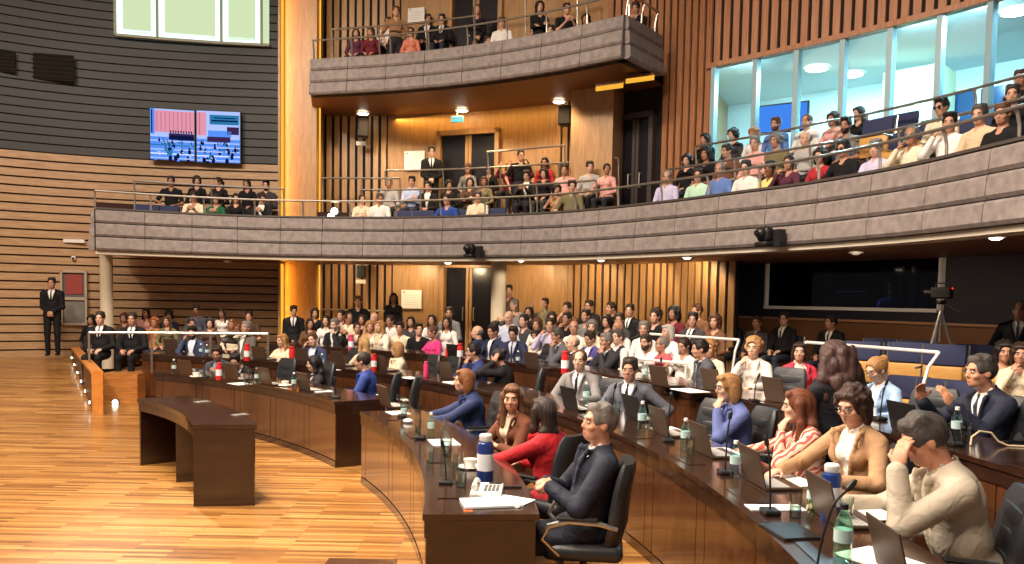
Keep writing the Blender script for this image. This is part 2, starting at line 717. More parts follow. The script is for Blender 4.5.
def wall_seg(name, x0, x1, z0, z1, kind, mat, step=.19, w=.125, proud=.04):
    n = max(int((x1 - x0) / 12), 2)
    pth = [bwx(x0 + (x1 - x0) * i / n) for i in range(n + 1)]
    mm = MB()
    mm.sweep(pth, [(.12, z0), (0, z0), (0, z1), (.12, z1)], 1 if kind == 'slat' else 0)
    if kind == 'slat':
        q = resample(pth, step)
        for a, b in zip(q, q[1:]):
            d = (b - a); rz = math.atan2(d.y, d.x); c = (a + b) / 2
            nx = Vector((d.y, -d.x)).normalized()
            c = c + nx * proud / 2
            mm.box((c.x, c.y, (z0 + z1) / 2), (w, proud, z1 - z0), rz, 0)
    return struct(mm.build(name, [mat, M['gap']]))


# lower level
wall_seg('wall_back_slats_low_left', 316, 392, .3, 2.9, 'slat', M['oak_v'])
wall_seg('wall_back_panel_low_left', 392, 441, .3, 2.9, 'flat', M['oak_v'])
wall_seg('wall_back_panel_low_right', 497, 566, .3, 2.9, 'flat', M['oak_v'])
wall_seg('wall_back_slats_low_right', 566, 735, .3, 2.9, 'slat', M['oak_v'])
# middle level
wall_seg('wall_back_slats_mid_left', 317, 386, 2.9, 6.6, 'slat', M['oak_v'])
wall_seg('wall_back_panel_mid_left', 386, 436, 2.9, 6.6, 'flat', M['oak_v'])
wall_seg('wall_back_panel_mid_right', 497, 551, 2.9, 6.6, 'flat', M['oak_v'])
wall_seg('wall_back_slats_mid_right', 551, 572, 2.9, 6.6, 'slat', M['oak_v'])
# top level
wall_seg('wall_back_slats_top_left', 317, 398, 6.6, 11, 'slat', M['oak_v'])
wall_seg('wall_back_panel_top_left', 398, 446, 6.6, 11, 'flat', M['oak_v'])
wall_seg('wall_back_panel_top_right', 498, 600, 6.6, 11, 'flat', M['oak_v'])
wall_seg('wall_back_slats_top_right', 600, 656, 6.6, 11, 'slat', M['slat_red'])
# side pier and dark opening at the right end of the middle gallery
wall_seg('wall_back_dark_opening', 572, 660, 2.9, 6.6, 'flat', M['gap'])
p = bwx(592, .5)
struct(MB().box((p.x, p.y, 4.75), (.95, .6, 3.7), -.5).build('pillar_right', M['oak_v']))
# right curved wall: red-oak slats round the long window
WZ0, WZ1 = 4.55, 6.45
wall_seg('wall_right_slats', 656, 704, 2.9, 11, 'slat', M['slat_red'])
wall_seg('wall_right_slats_over_window', 704, 1150, WZ1, 11, 'slat', M['slat_red'])
wall_seg('wall_right_under_window', 704, 1150, 2.9, WZ0, 'flat', M['slat_red'])
M['door_glass'] = plain('dark_door_leaf', (26, 24, 28), .25)


def double_door(idx, x0, x1, z0, z1, fm='oak_v'):
    a, b = bwx(x0, .03), bwx(x1, .03)
    d = b - a; L = d.length; rz = math.atan2(d.y, d.x); c = (a + b) / 2
    t = struct(thing('door_%d' % idx, 'x', 'x', (c.x, c.y, z0), rz)); del t['label']; del t['category']
    h = z1 - z0
    m = MB()
    m.box((-L / 2 + .05, -.03, h / 2), (.1, .2, h)); m.box((L / 2 - .05, -.03, h / 2), (.1, .2, h)); m.box((0, -.03, h - .06), (L, .2, .12))
    m.build('door_frame', M[fm], t)
    for s_ in (-1, 1):
        w = L / 2 - .1
        l = MB().box((s_ * (w / 2 + .01), .0, h / 2 - .06), (w - .1, .05, h - .14)).build('door_leaf', M['door_glass'], t)
        MB().box((s_ * .045, -.01, h / 2 - .06), (.07, .07, h - .12)).build('stile', M[fm], t)
        m = MB().tube([(s_ * .14, -.03, .95), (s_ * .14, -.08, .95), (s_ * .14, -.08, 1.25), (s_ * .14, -.03, 1.25)], .012)
        m.build('handle', M['steel'], l)
    wall = MB().box((0, .1, h / 2), (L, .1, h)); struct(wall.build('wall_back_behind_door', M['gap'], None, (c.x, c.y, z0), False, rz=rz))
    # transom wall above the door
    return t


double_door(1, 441, 497, .5, 2.82)
double_door(2, 436, 497, 3.5, 5.95)
wall_seg('wall_back_over_door', 436, 497, 5.95, 6.6, 'flat', M['oak_v'])
double_door(3, 446, 498, 6.9, 9.6)
wall_seg('wall_back_over_top_door', 446, 498, 9.6, 11, 'flat', M['oak_v'])
M['frame_dark'] = plain('frame_dark', (70, 62, 60), .4)
double_door(4, 613, 650, 3.4, 5.9, 'frame_dark')

# long gallery window on the right with a lit room behind it
M['win_glass'] = glass('gallery_glass', (226, 246, 250), .04, .02)
M['mullion'] = plain('pale_mullion', (150, 176, 184), .35, metal=.3)
gw = struct(thing('window_2', 'x', 'x')); del gw['label']; del gw['category']
mx = [706, 747, 787, 832, 878, 926, 975, 1026, 1080]
pts = [bwx(x, .02) for x in mx]
for a, b in zip(pts, pts[1:]):
    d = b - a; rz = math.atan2(d.y, d.x); c = (a + b) / 2; L = d.length
    MB().box((c.x, c.y, (WZ0 + WZ1) / 2), (L, .012, WZ1 - WZ0), rz).build('pane', M['win_glass'], gw)
    MB().box((a.x, a.y, (WZ0 + WZ1) / 2), (.09, .14, WZ1 - WZ0), rz).build('mullion', M['mullion'], gw)
pth = [bwx(x, .02) for x in range(700, 1150, 12)]
m = MB(); m.sweep(pth, [(.08, WZ1 - .03), (-.1, WZ1 - .03), (-.1, WZ1 + .06), (.08, WZ1 + .06)])
m.build('window_frame', M['slat_red'], gw)
m = MB(); m.sweep(pth, [(.08, WZ0 - .06), (-.1, WZ0 - .06), (-.1, WZ0 + .03), (.08, WZ0 + .03)])
m.build('window_sill', M['slat_red'], gw)
# room behind
M['room_white'] = plain('room_white', (216, 230, 230), .7)
M['room_green'] = plain('room_plaster', (214, 226, 190), .7)
far = [bwx(x, -2.6) + Vector((.9, .8)) for x in (690, 760, 840, 920, 1010, 1110)]
m = MB(); m.sweep(far, [(.1, 3.6), (0, 3.6), (0, 6.9), (.1, 6.9)]); struct(m.build('wall_gallery_room', M['room_white']))
n0 = [bwx(x, -.02) for x in (690, 760, 840, 920, 1010, 1110)]
m = MB()
for (a, b), (c, d) in zip(zip(n0, n0[1:]), zip(far, far[1:])):
    m.quad((a.x, a.y, 6.62), (b.x, b.y, 6.62), (d.x, d.y, 6.62), (c.x, c.y, 6.62))
struct(m.build('ceiling_gallery_room', M['room_white']))
m = MB()
for (a, b), (c, d) in zip(zip(n0, n0[1:]), zip(far, far[1:])):
    m.quad((a.x, a.y, 3.95), (b.x, b.y, 3.95), (d.x, d.y, 3.95), (c.x, c.y, 3.95))
struct(m.build('floor_gallery_room', M['carpet']))
m = MB(); a, b = n0[0], far[0]
m.quad((a.x, a.y, 3.9), (b.x, b.y, 3.9), (b.x, b.y, 6.7), (a.x, a.y, 6.7)); struct(m.build('wall_gallery_room_end', M['oak_v']))
# projecting core inside the room
a = bwx(893, -1.6) + Vector((.5, .5))
struct(MB().box((a.x, a.y, 5.1), (1.0, .9, 2.35), -.75).build('wall_gallery_room_core', M['room_green']))

# ------------------------------------------------------------------ balconies: panelled fascia, floors, soffits
def fascia(name, path, z0, z1, courses=3, seg=.9, thick=.07):
    q = resample(path, seg / 5)
    mm = MB()
    h = (z1 - z0) / courses
    for c in range(courses):
        zz0 = z0 + c * h
        out = .05 * (courses - 1 - c) * .5
        i = 0
        while i < len(q) - 1:
            j = min(i + 5, len(q) - 1)
            sub = [v.copy() for v in q[i:j + 1]]
            d0 = (sub[1] - sub[0]).normalized(); d1 = (sub[-1] - sub[-2]).normalized()
            sub[0] += d0 * .006; sub[-1] -= d1 * .006
            mm.sweep(sub, [(.02, zz0 + .01), (-.045 - out, zz0 + .01), (-.075 - out, zz0 + .05), (-.06 - out, zz0 + h - .04), (-.035 - out, zz0 + h - .008), (.02, zz0 + h - .008)], 0)
            i = j
    mm.sweep(q, [(.16, z0), (.0, z0), (.0, z1), (.16, z1)], 1)
    return struct(mm.build(name, [M['stone'], M['gap']], smooth=False))


fascia('wall_balcony_front', bal_path, BAL_Z0, BAL_Z1)
# left return of the balcony
q0 = bal_path[0]
fascia('wall_balcony_return', [Vector((q0.x - .35, q0.y + 3.2)), Vector((q0.x - .3, q0.y + 1.2)), q0 - Vector((.02, .0))], BAL_Z0, BAL_Z1)
# pale sill line below the fascia
m = MB(); m.sweep(bal_path, [(.3, BAL_Z0 - .07), (-.03, BAL_Z0 - .07), (-.03, BAL_Z0), (.3, BAL_Z0)])
struct(m.build('trim_1', plain('pale_trim', (196, 186, 168), .5)))
m = MB(); m.sweep(bal_path, [(.16, BAL_Z1), (-.06, BAL_Z1), (-.06, BAL_Z1 + .035), (.16, BAL_Z1 + .035)])
struct(m.build('trim_2', plain('dark_coping', (70, 62, 58), .5)))


def between(name, pa, pb, z, mat, n=60):
    a = resample(pa, 1); b = resample(pb, 1)
    def at(P, t):
        L = len(P) - 1
        i = min(int(t * L), L - 1); f_ = t * L - i
        return P[i].lerp(P[i + 1], f_)
    mm = MB()
    A = [at(a, k / n) for k in range(n + 1)]; B = [at(b, k / n) for k in range(n + 1)]
    for k in range(n):
        mm.quad((A[k].x, A[k].y, z), (A[k + 1].x, A[k + 1].y, z), (B[k + 1].x, B[k + 1].y, z), (B[k].x, B[k].y, z))
    return mm


q0 = bal_path[0]
wall_all = [Vector((q0.x - .33, q0.y + 3.0))] + [p for p in left_path if p.x > q0.x - .3] + back_path
m = between('s', bal_path, [wall_all[0]] + [p for p in left_path if p.x > q0.x - .3] + offset(back_path, 4.5), BAL_Z0 - .03, None); struct(m.build('ceiling_under_balcony', M['soffit']))
bt = [offset(bal_path, .1), offset(bal_path, 1.15), offset(bal_path, 1.95), offset(bal_path, 2.7)]
BFL = [2.98, 3.45, 3.95]
for k in range(3):
    m = between('s', bt[k], bt[k + 1] if k < 2 else wall_all, BFL[k], M['carpet'])
    m.sweep(bt[k], [(.02, max(BFL[k] - .5, 2.8)), (0, max(BFL[k] - .5, 2.8)), (0, BFL[k]), (.02, BFL[k])])
    struct(m.build('floor_balcony_tier', M['carpet']))
# upper balcony
upc = up_path[-1]
ue = at_y(660, 40, 16.0)
up_full = up_path + [Vector((upc.x, upc.y))]
fascia('wall_upper_balcony_front', up_path, UP_Z0, UP_Z1)
fascia('wall_upper_balcony_return', [upc, Vector((upc.x + (ue.x - upc.x) * .5, upc.y + (ue.y - upc.y) * .5)), Vector((ue.x, ue.y))], UP_Z0, UP_Z1)
ub = [bwx(x) for x in (312, 390, 470, 550, 615, 656)]
m = MB()
upp = resample(up_path, (sum((b - a).length for a, b in zip(up_path, up_path[1:]))) / 12)
ubb = resample(ub, (sum((b - a).length for a, b in zip(ub, ub[1:]))) / 12)
for z, nm, mt in ((UP_Z0 + .02, 'ceiling_under_upper_balcony', 'soffit'), (UP_Z0 + .25, 'floor_upper_balcony', 'carpet')):
    m = MB()
    n = min(len(upp), len(ubb))
    for k in range(n - 1):
        m.quad((upp[k].x, upp[k].y, z), (upp[k + 1].x, upp[k + 1].y, z), (ubb[k + 1].x, ubb[k + 1].y, z), (ubb[k].x, ubb[k].y, z))
    struct(m.build(nm, M[mt]))
# roof over everything
struct(MB().add([(-18, -4, 11), (12, -4, 11), (12, 24, 11), (-18, 24, 11)], [(0, 3, 2, 1)]).build('ceiling', plain('hall_ceiling', (150, 130, 110), .8)))

# columns under the balcony
for px, py, w, nm, Y in ((498.5, 290, .32, 'column_centre', 17.3), (106.5, 290, .26, 'column_left', 17.4)):
    p = at_y(px, py, Y)
    m = MB()
    m.lathe([(w / 2, .3), (w / 2, BAL_Z0 - .03)], (p.x, p.y, 0), 24)
    struct(m.build(nm, M['stone'] if nm == 'x' else plain('column_plaster', (206, 192, 168), .6), smooth=True))
# ------------------------------------------------------------------ curved desks
def polyline_at(R, a0, a1, step=.25):
    n = max(int(abs(a1 - a0) * R / step), 4)
    return arc(R, a0, a1, n)


def desk(label, R, a0, a1, ztop, zf, depth=.62, ends=(True, True), wells=True, group='curved desks of the chamber', apron=True):
    """a0 = near angle, a1 = far angle; people sit on the outer side"""
    t = thing('curved_desk', label, 'desk', (*pol(R + depth / 2, (a0 + a1) / 2), zf), 0)
    o = t.location.copy()
    def loc(path):
        return [Vector((p.x - o.x, p.y - o.y)) for p in path]
    zt = ztop - zf
    # travelling with rising angle keeps the centre on the left: left offsets point inward
    P = loc(polyline_at(R, a0, a1))
    top = MB(); top.sweep(P, [(.03, zt - .035), (-depth, zt - .035), (-depth, zt), (.03, zt)])
    tp = top.build('desktop', M['desk_top'], t)
    if wells:
        n = max(int((a1 - a0) * R / 1.02), 1)
        for k in range(n):
            th = a0 + (a1 - a0) * (k + .5) / n
            x, y = pol(R + .11, th)
            MB().box((x - o.x, y - o.y, zt + .002), (.13, .34, .006), th).build('cable_flap', M['desk'], tp)
    ap = MB(); ap.sweep(P, [(.02, zt - .13), (-.02, zt - .13), (-.02, zt - .035), (.02, zt - .035)])
    ap.build('apron', M['desk'], t)
    # front made of wide panels and narrow strips with dark joints
    L = (a1 - a0) * R
    n = max(int(round(L / 1.02)), 1)
    fr = MB()
    for k in range(n):
        b0 = a0 + (a1 - a0) * k / n; b1 = a0 + (a1 - a0) * (k + 1) / n
        cut = b0 + (b1 - b0) * .84
        g = .006 / R
        for c0, c1 in ((b0 + g, cut - g), (cut + g, b1 - g)):
            q = loc(arc(R, c0, c1, 5))
            fr.sweep(q, [(.012, .085), (-.012, .085), (-.012, zt - .135), (.012, zt - .135)], 0)
    fr.sweep(P, [(-.012, .0), (-.03, .0), (-.03, zt - .04), (-.012, zt - .04)], 1)
    fr.build('front_panel', [M['panel'], M['groove']], t)
    pl = MB(); pl.sweep(P, [(.016, 0), (-.03, 0), (-.03, .075), (.016, .075)])
    pl.build('plinth', M['desk'], t)
    for e, th in zip(ends, (a0, a1)):
        if e:
            x, y = pol(R + depth / 2 - .012, th)
            s_ = 1 if th == a0 else -1
            xo, yo = x - s_ * -.0 * math.sin(th), y
            m = MB().box((xo - o.x - math.sin(th) * .02 * s_, yo - o.y + math.cos(th) * .02 * s_, (zt - .036) / 2), (depth - .02, .04, zt - .036), th)
            m.build('end_panel', M['desk'], t)
    return t


a1A0 = ang(at_z(426.6, 514.5, Z1)); a1A1 = ang(at_z(361.7, 411.6, Z1))
desk('curved front-row desk with golden panels, holding the white desk telephone and papers', R1, a1A0, a1A1, Z1, 0)
a1B0 = ang(at_z(332.6, 402, Z1)); a1B1 = ang(at_z(149, 371.5, Z1))
desk('long curved dark front-row desk running behind the separate small table on the open floor', R1, a1B0, a1B1, Z1, 0)
desk('longest curved desk, second row, running from the riser light to the big blue flask', R2, A_NEAR, a2_left, Z2, 0)
desk('curved third-row desk in front of the person raising a hand in navy suit', R3, A_NEAR - .05, a3_left, Z3, F2)

# stenographers' table standing free on the open floor
sN0 = at_z(192, 424.6, .76); sN1 = at_z(257, 424.6, .76)
sF0 = at_z(137, 398.5, .76); sF1 = at_z(187, 395.6, .76)
t = thing('stenographer_table', 'small curved dark wood table standing alone on the parquet floor', 'table', ((sN0.x + sF1.x) / 2, (sN0.y + sF1.y) / 2, 0))
o = t.location
def bez(a, b, bow, n=12):
    a = Vector((a.x - o.x, a.y - o.y)); b = Vector((b.x - o.x, b.y - o.y))
    d = (b - a); nx = Vector((-d.y, d.x)).normalized()
    return [a + d * (k / n) + nx * (-bow * 4 * (k / n) * (1 - k / n)) for k in range(n + 1)]
inner = bez(sN0, sF0, .12); outer = bez(sN1, sF1, .12)
def slab(z0, z1, ia=0, sh=0.0):
    mm = MB(); vs = []; n = len(inner)
    I = [a.lerp(b, sh) for a, b in zip(inner, outer)]; O = [b.lerp(a, sh) for a, b in zip(inner, outer)]
    for z in (z0, z1):
        vs += [(p.x, p.y, z) for p in I] + [(p.x, p.y, z) for p in O]
    fs = []
    for i in range(n - 1):
        fs += [(2 * n + i, 2 * n + i + 1, 3 * n + i + 1, 3 * n + i), (i, n + i, n + i + 1, i + 1),
               (i, i + 1, 2 * n + i + 1, 2 * n + i), (n + i, 3 * n + i, 3 * n + i + 1, n + i + 1)]
    fs += [(0, 2 * n, 3 * n, n), (n - 1, 2 * n - 1, 4 * n - 1, 3 * n - 1)]
    return mm.add(vs, fs)
slab(.715, .76).build('tabletop', M['desk_top'], t)
slab(.62, .712, sh=.03).build('apron', M['desk'], t)
def leaf(k, name, th=.05):
    a, b = inner[k], outer[k]
    a2 = a.lerp(b, .03); b2 = b.lerp(a, .03)
    d = (b2 - a2); c = (a2 + b2) / 2
    tt = (inner[min(k + 1, 12)] - inner[max(k - 1, 0)]).normalized() * (th / 2) * (1 if k == 0 else (-1 if k == 12 else 0))
    MB().box((c.x + tt.x, c.y + tt.y, .31), (d.length, th, .62), math.atan2(d.y, d.x)).build(name, M['desk'], t)
leaf(0, 'end_panel'); leaf(12, 'end_panel'); leaf(6, 'divider')
bk = MB(); bk.sweep([p.lerp(q, .06) for p, q in zip(outer, inner)], [(.012, .0), (-.012, .0), (-.012, .62), (.012, .62)])
bk.build('modesty_panel', M['desk'], t)
for px, py in ((240, 415), (202, 402)):
    p = at_z(px, py, .76)
    MB().rbox((p.x - o.x, p.y - o.y, .764), (.16, .1, .008), .004, .9).build('cable_outlet', M['steel'], t)

# wooden parapet beside the ramp, with step lights
wN0 = at_z(93, 371, .70); wN1 = at_z(104, 371, .70)
wF0 = at_z(71.5, 350.5, .62)
t = thing('ramp_parapet', 'low oak-capped parapet wall with small step lights beside the ramp', 'parapet', (wN0.x, wN0.y, 0))
d = Vector((wF0.x - wN0.x, wF0.y - wN0.y, 0))
d = d.normalized() * min(d.length, 6.5)
w = wN1.x - wN0.x
m = MB(); m.add([(0, 0, 0), (w, 0, 0), (w + d.x, d.y, 0), (d.x, d.y, 0), (0, 0, .66), (w, 0, .66), (w + d.x, d.y, .66), (d.x, d.y, .66)],
                [(0, 3, 2, 1), (4, 5, 6, 7), (0, 1, 5, 4), (1, 2, 6, 5), (2, 3, 7, 6), (3, 0, 4, 7)])
m.build('wall_body', plain('parapet_brown', (92, 58, 36), .45), t)
m = MB(); m.add([(-.02, -.03, .66), (w + .02, -.03, .66), (w + .02 + d.x, d.y, .66), (-.02 + d.x, d.y, .66), (-.02, -.03, .7), (w + .02, -.03, .7), (w + .02 + d.x, d.y, .7), (-.02 + d.x, d.y, .7)],
                [(0, 3, 2, 1), (4, 5, 6, 7), (0, 1, 5, 4), (1, 2, 6, 5), (2, 3, 7, 6), (3, 0, 4, 7)])
m.box((w / 2, -.016, .33), (w + .02, .03, .66))
m.build('oak_cap', wood('cap_oak', (186, 112, 44), (222, 150, 72), .35, (6, 6, 3)), t)
M['lamp'] = emitter('lamp_white', (255, 240, 214), 14)
for k in range(6):
    f_ = (k + .35) / 6
    zz = .13 + f_ * .42
    ra_ = math.atan2(d.y, d.x) - PI / 2
    nx_ = Vector((-d.y, d.x, 0)).normalized()
    l = MB().box((d.x * f_ + nx_.x * .012, d.y * f_ + nx_.y * .012, zz), (.03, .09, .055), ra_).build('step_light', M['steel'], t)
    MB().box((d.x * f_ + nx_.x * .034, d.y * f_ + nx_.y * .034, zz), (.014, .06, .035), ra_).build('lens', M['lamp'], l)
# ramp rising to the left wall beside the parapet
RZ = .42
x0_, y0_, x1_, y1_ = wN0.x, wN0.y, wN0.x + d.x, wN0.y + d.y
m = MB()
m.add([(-17, y0_, .002), (x0_ + .01, y0_, .002), (x1_ + .01, y1_, RZ), (-17, y1_, RZ), (x1_ + .01, 20.6, RZ), (-17, 20.6, RZ), (x1_ + 2.6, y1_, RZ), (x1_ + 2.6, 20.6, RZ)],
      [(0, 1, 2, 3), (3, 2, 4, 5), (2, 6, 7, 4)])
struct(m.build('floor_ramp', M['floor']))
# step light at the riser
p = at_z(117.5, 399, .08)
t = thing('step_light', 'bright round floor light at the foot of the wooden platform riser', 'light', (p.x, p.y - .05, .03))
MB().lathe([(.07, 0), (.07, .03), (.05, .035)], n=16, M=Matrix.Rotation(PI / 2, 3, 'X')).build('bezel', M['steel'], t)
MB().ball((0, -.04, 0), (.05, .02, .05)).build('lens', M['lamp'], t)

# box corner at the bottom edge of the photo
p = at_z(330, 559, .42)
t = thing('wooden_plinth', 'corner of a brown wooden plinth at the bottom edge, on the parquet', 'plinth', (p.x, p.y, 0))
MB().box((.19, -.25, .2), (.36, .5, .4)).build('body', M['desk'], t)
MB().box((.19, -.25, .41), (.4, .54, .02)).build('top', M['panel'], t)

# ------------------------------------------------------------------ railings
def railing(label, path, z, h, step=1.0, lean=.06, n_rails=1, name='railing', r=.022, mat='steel', mids=()):
    """bent steel posts carrying a round top rail, standing on a floor at height z"""
    q = resample(path, .25)
    c = q[len(q) // 2]
    t = thing(name, label, 'railing', (c.x, c.y, z))
    L = [Vector((p.x - c.x, p.y - c.y, h)) for p in q]
    MB().tube(L, r, 8).build('handrail', M[mat], t)
    for mz in mids:
        MB().tube([v + Vector((0, 0, mz - h)) for v in L], r * .6, 6).build('mid_rail', M[mat], t)
    s = resample(path, step)
    for i, p in enumerate(s):
        a = s[max(i - 1, 0)]; b = s[min(i + 1, len(s) - 1)]
        d = (b - a).normalized(); nx = Vector((-d.y, d.x))
        x, y = p.x - c.x, p.y - c.y
        pts = [(x + nx.x * lean * 1.2, y + nx.y * lean * 1.2, 0), (x + nx.x * lean * 1.1, y + nx.y * lean * 1.1, h * .5), (x + nx.x * lean * .6, y + nx.y * lean * .6, h * .85), (x, y, h)]
        MB().tube(pts, r * .85, 6).build('post', M[mat], t)
    return t


def sub(path, x0, x1):
    return [p for p in path if x0 <= 512 + p.x / p.y * F <= x1]


bal_rail = offset(bal_path, .06)
i0 = [k for k, p in enumerate(bal_rail)]
railing('long steel railing along the front edge of the middle balcony, above the grey fascia', bal_rail, BAL_Z1 + .03, .34, 1.0)
railing('steel railing between front and back rows of the left balcony', sub(offset(bal_path, 1.12), 128, 284), BFL[1], .92, 1.3)
railing('steel railing behind the front row of the central gallery, below the standing usher', sub(offset(bal_path, 1.12), 350, 604), BFL[1], .92, 1.5)
railing('upper steel railing of the central gallery, ending at the dark doorway', sub(offset(bal_path, 1.93), 382, 629), BFL[2], .98, 1.5)
railing('steel railing behind the front row of the right balcony', sub(offset(bal_path, 1.12), 655, 1100), BFL[1], .95, 1.6)
railing('topmost steel railing of the right balcony, in front of the window row', sub(offset(bal_path, 1.93), 682, 1100), BFL[2], .98, 1.6)
railing('steel railing of the slatted recess at the left end of the central gallery', [bwx(x, .9) for x in (321, 350, 384, 398)], 3.75, 1.0, 1.1)
railing('short steel railing beside the small brown doorway at the back of the central gallery', [bwx(x, 1.0) for x in (484, 520, 560)], 4.3, .95, 1.4)
railing('long steel railing along the front edge of the top balcony', offset(up_path, .06), UP_Z1, .42, .95)
uo = offset(up_path, .95)
railing('rear steel railing of the top balcony, left stretch with thin posts', sub(uo, 322, 470), UP_Z0 + .6, 1.15, 1.2)
railing('rear steel railing of the top balcony, right stretch in front of the blue-black door', sub(uo, 466, 570), UP_Z0 + 1.0, 1.1, 1.2)
railing('bent steel railing on the short return at the end of the top balcony', [Vector((upc.x + .1, upc.y + .15)), Vector(((upc.x + ue.x) / 2, (upc.y + ue.y) / 2)), Vector((ue.x - .05, ue.y - .05))], UP_Z1, .42, .5)
# floor-level railings
g0 = at_y(89, 332.5, 14.2); g1 = at_y(166, 334, 14.6); g2 = at_y(268, 337, 14.9)
railing('white-lit steel railing in front of the two seated ushers at the left end', [Vector((g.x, g.y)) for g in (g0, g1, g2)], PLZ, g0.z - PLZ, 1.05, .0, r=.025)
g = [at_R(x, y, 15.5) for x, y in ((650, 334.6), (695, 336.5), (739, 339.5))]
railing('bent white railing behind the person in white with a raised hand, over a blue screen', [Vector((v.x, v.y)) for v in g], .38, sum(v.z for v in g) / 3 - .38, 2.0, -.12, mat='white_metal', r=.021)
g = [at_R(x, y, 15.7) for x, y in ((806, 344), (870, 347), (939, 350.4))]
railing('bent white railing in front of the empty blue theatre seats', [Vector((v.x, v.y)) for v in g], .38, sum(v.z for v in g) / 3 - .38, 2.0, -.25, mat='white_metal', r=.021)
g = [at_R(x, y, 14.75) for x, y in ((637, 359), (660, 361), (686, 363.5))]
railing('low white railing behind the laptop in front of the pink shirt', [Vector((v.x, v.y)) for v in g], .25, sum(v.z for v in g) / 3 - .25, 1.1, .0, mat='white_metal', r=.022)
g = [at_R(x, y, 16.9) for x, y in ((318, 309.5), (350, 310), (392, 311))]
railing('steel railing across the lower slatted recess behind the seated public', [Vector((v.x, v.y)) for v in g], .5, max(sum(v.z for v in g) / 3 - .5, .9), 1.2)

# ------------------------------------------------------------------ office chair (one built, the rest copied)
def make_office_chair():
    t = thing('office_chair', 'x', 'chair')
    m = MB(); m.rbox((0, 0, .45), (.50, .48, .1), .045, seg=3); m.build('seat', M['leather'], t, smooth=True)
    b = MB()
    vs, fs = [], []
    rows = [(-.19, .50, .225, .05), (-.215, .60, .235, .055), (-.222, .70, .235, .055), (-.24, .82, .228, .05), (-.265, .93, .21, .045), (-.28, .985, .18, .03)]
    n = 12
    for y, z, hw, th in rows:
        for k in range(n):
            a = 2 * PI * k / n
            ca, sa = math.cos(a), math.sin(a)
            x = hw * (abs(ca) ** .5) * (1 if ca > 0 else -1)
            yy = th * (abs(sa) ** .6) * (1 if sa > 0 else -1)
            vs.append((x, y + yy + .05 * (x / hw) ** 2 * .8, z))
    for i in range(len(rows) - 1):
        for k in range(n):
            fs.append((i * n + k, i * n + (k + 1) % n, (i + 1) * n + (k + 1) % n, (i + 1) * n + k))
    fs.append(tuple(range(n - 1, -1, -1))); fs.append(tuple((len(rows) - 1) * n + k for k in range(n)))
    b.add(vs, fs)
    bk = b.build('backrest', M['leather'], t, smooth=True, angle=50)
    pn = MB()
    for z in (.62, .74, .86):
        pn.rbox((0, -.160 - (z - .62) * .16, z), (.36, .03, .09), .014, M=Matrix.Rotation(.12, 3, 'X'))
    pn.build('cushion', M['leather'], bk, smooth=True)
    for s_ in (-1, 1):
        a = MB().tube([(s_ * .27, -.2, .62), (s_ * .3, -.1, .655), (s_ * .3, .08, .665), (s_ * .3, .2, .63), (s_ * .29, .24, .55), (s_ * .25, .14, .44)], [.012, .016, .018, .018, .014, .012], 8)
        ar = a.build('armrest', M['steel'], t, smooth=True)
        MB().rbox((s_ * .3, .03, .68), (.05, .24, .022), .01).build('arm_pad', M['black_plastic'], ar)
    MB().lathe([(.03, .1), (.03, .25), (.022, .25), (.022, .4)], n=12).build('gas_post', M['black_plastic'], t)
    for k in range(5):
        a = 2 * PI * k / 5 + .3
        c, s_ = math.cos(a), math.sin(a)
        l = MB().tube([(0, 0, .11), (c * .3, s_ * .3, .075)], [.026, .016], 8).build('base_leg', M['black_plastic'], t)
        MB().ball((c * .3, s_ * .3, .032), (.03, .03, .032), 10).build('caster', M['black_plastic'], l)
    return t


chair0 = make_office_chair()
chair_used = [False]


def office_chair(x, y, z, yaw, label, s=1.0):
    """yaw = heading the sitter faces, degrees from +Y counter-clockwise"""
    r = math.radians(yaw)
    if not chair_used[0]:
        chair_used[0] = True
        chair0.location = (x, y, z); chair0.rotation_euler = (0, 0, r); chair0['label'] = label
        o = chair0
    else:
        o = copy_tree(chair0, (x, y, z), r, label)
    o['group'] = 'black office chairs behind the desks'
    return o


def heading(x, y, tx, ty):
    """yaw (deg) that turns local +Y towards a target"""
    return math.degrees(math.atan2(-(tx - x), (ty - y)))


# ------------------------------------------------------------------ theatre seat
def make_theatre_seat():
    t = thing('theatre_seat', 'x', 'seat')
    M_ = Matrix.Rotation(-.16, 3, 'X')
    bk = MB().rbox((0, -.2, .77), (.5, .07, .28), .03, M=Matrix.Rotation(.16, 3, 'X')).build('backrest', M['blue_cloth'], t, smooth=True)
    MB().rbox((0, -.245, .75), (.46, .02, .26), .008, M=Matrix.Rotation(.16, 3, 'X')).build('back_shell', M['seat_wood'], bk)
    st = MB().rbox((0, -.12, .48), (.46, .055, .30), .025, M=Matrix.Rotation(-.08, 3, 'X')).build('seat', M['seat_wood'], t, smooth=True)
    MB().rbox((0, -.16, .48), (.44, .04, .27), .018, M=Matrix.Rotation(-.08, 3, 'X')).build('seat_pad', M['blue_cloth'], st, smooth=True)
    for s_ in (-1, 1):
        m = MB().tube([(s_ * .27, -.26, .9), (s_ * .27, -.2, .5), (s_ * .27, -.12, .02)], .012, 6)
        m.tube([(s_ * .27, -.2, .6), (s_ * .27, .12, .6)], .014, 6)
        m.build('side_frame', M['steel'], t)
    return t


seat0 = make_theatre_seat()
seat_used = [False]


def theatre_seat(x, y, z, yaw, label, group='empty blue theatre seats'):
    r = math.radians(yaw)
    if not seat_used[0]:
        seat_used[0] = True
        seat0.location = (x, y, z); seat0.rotation_euler = (0, 0, r); seat0['label'] = label
        o = seat0
    else:
        o = copy_tree(seat0, (x, y, z), r, label)
    o['group'] = group
    return o
# ------------------------------------------------------------------ people: bodies grown as one smooth surface
def V(*a):
    return np.array(a, dtype=np.float64)


def rotm(axis, a):
    return np.array(Matrix.Rotation(a, 3, axis))


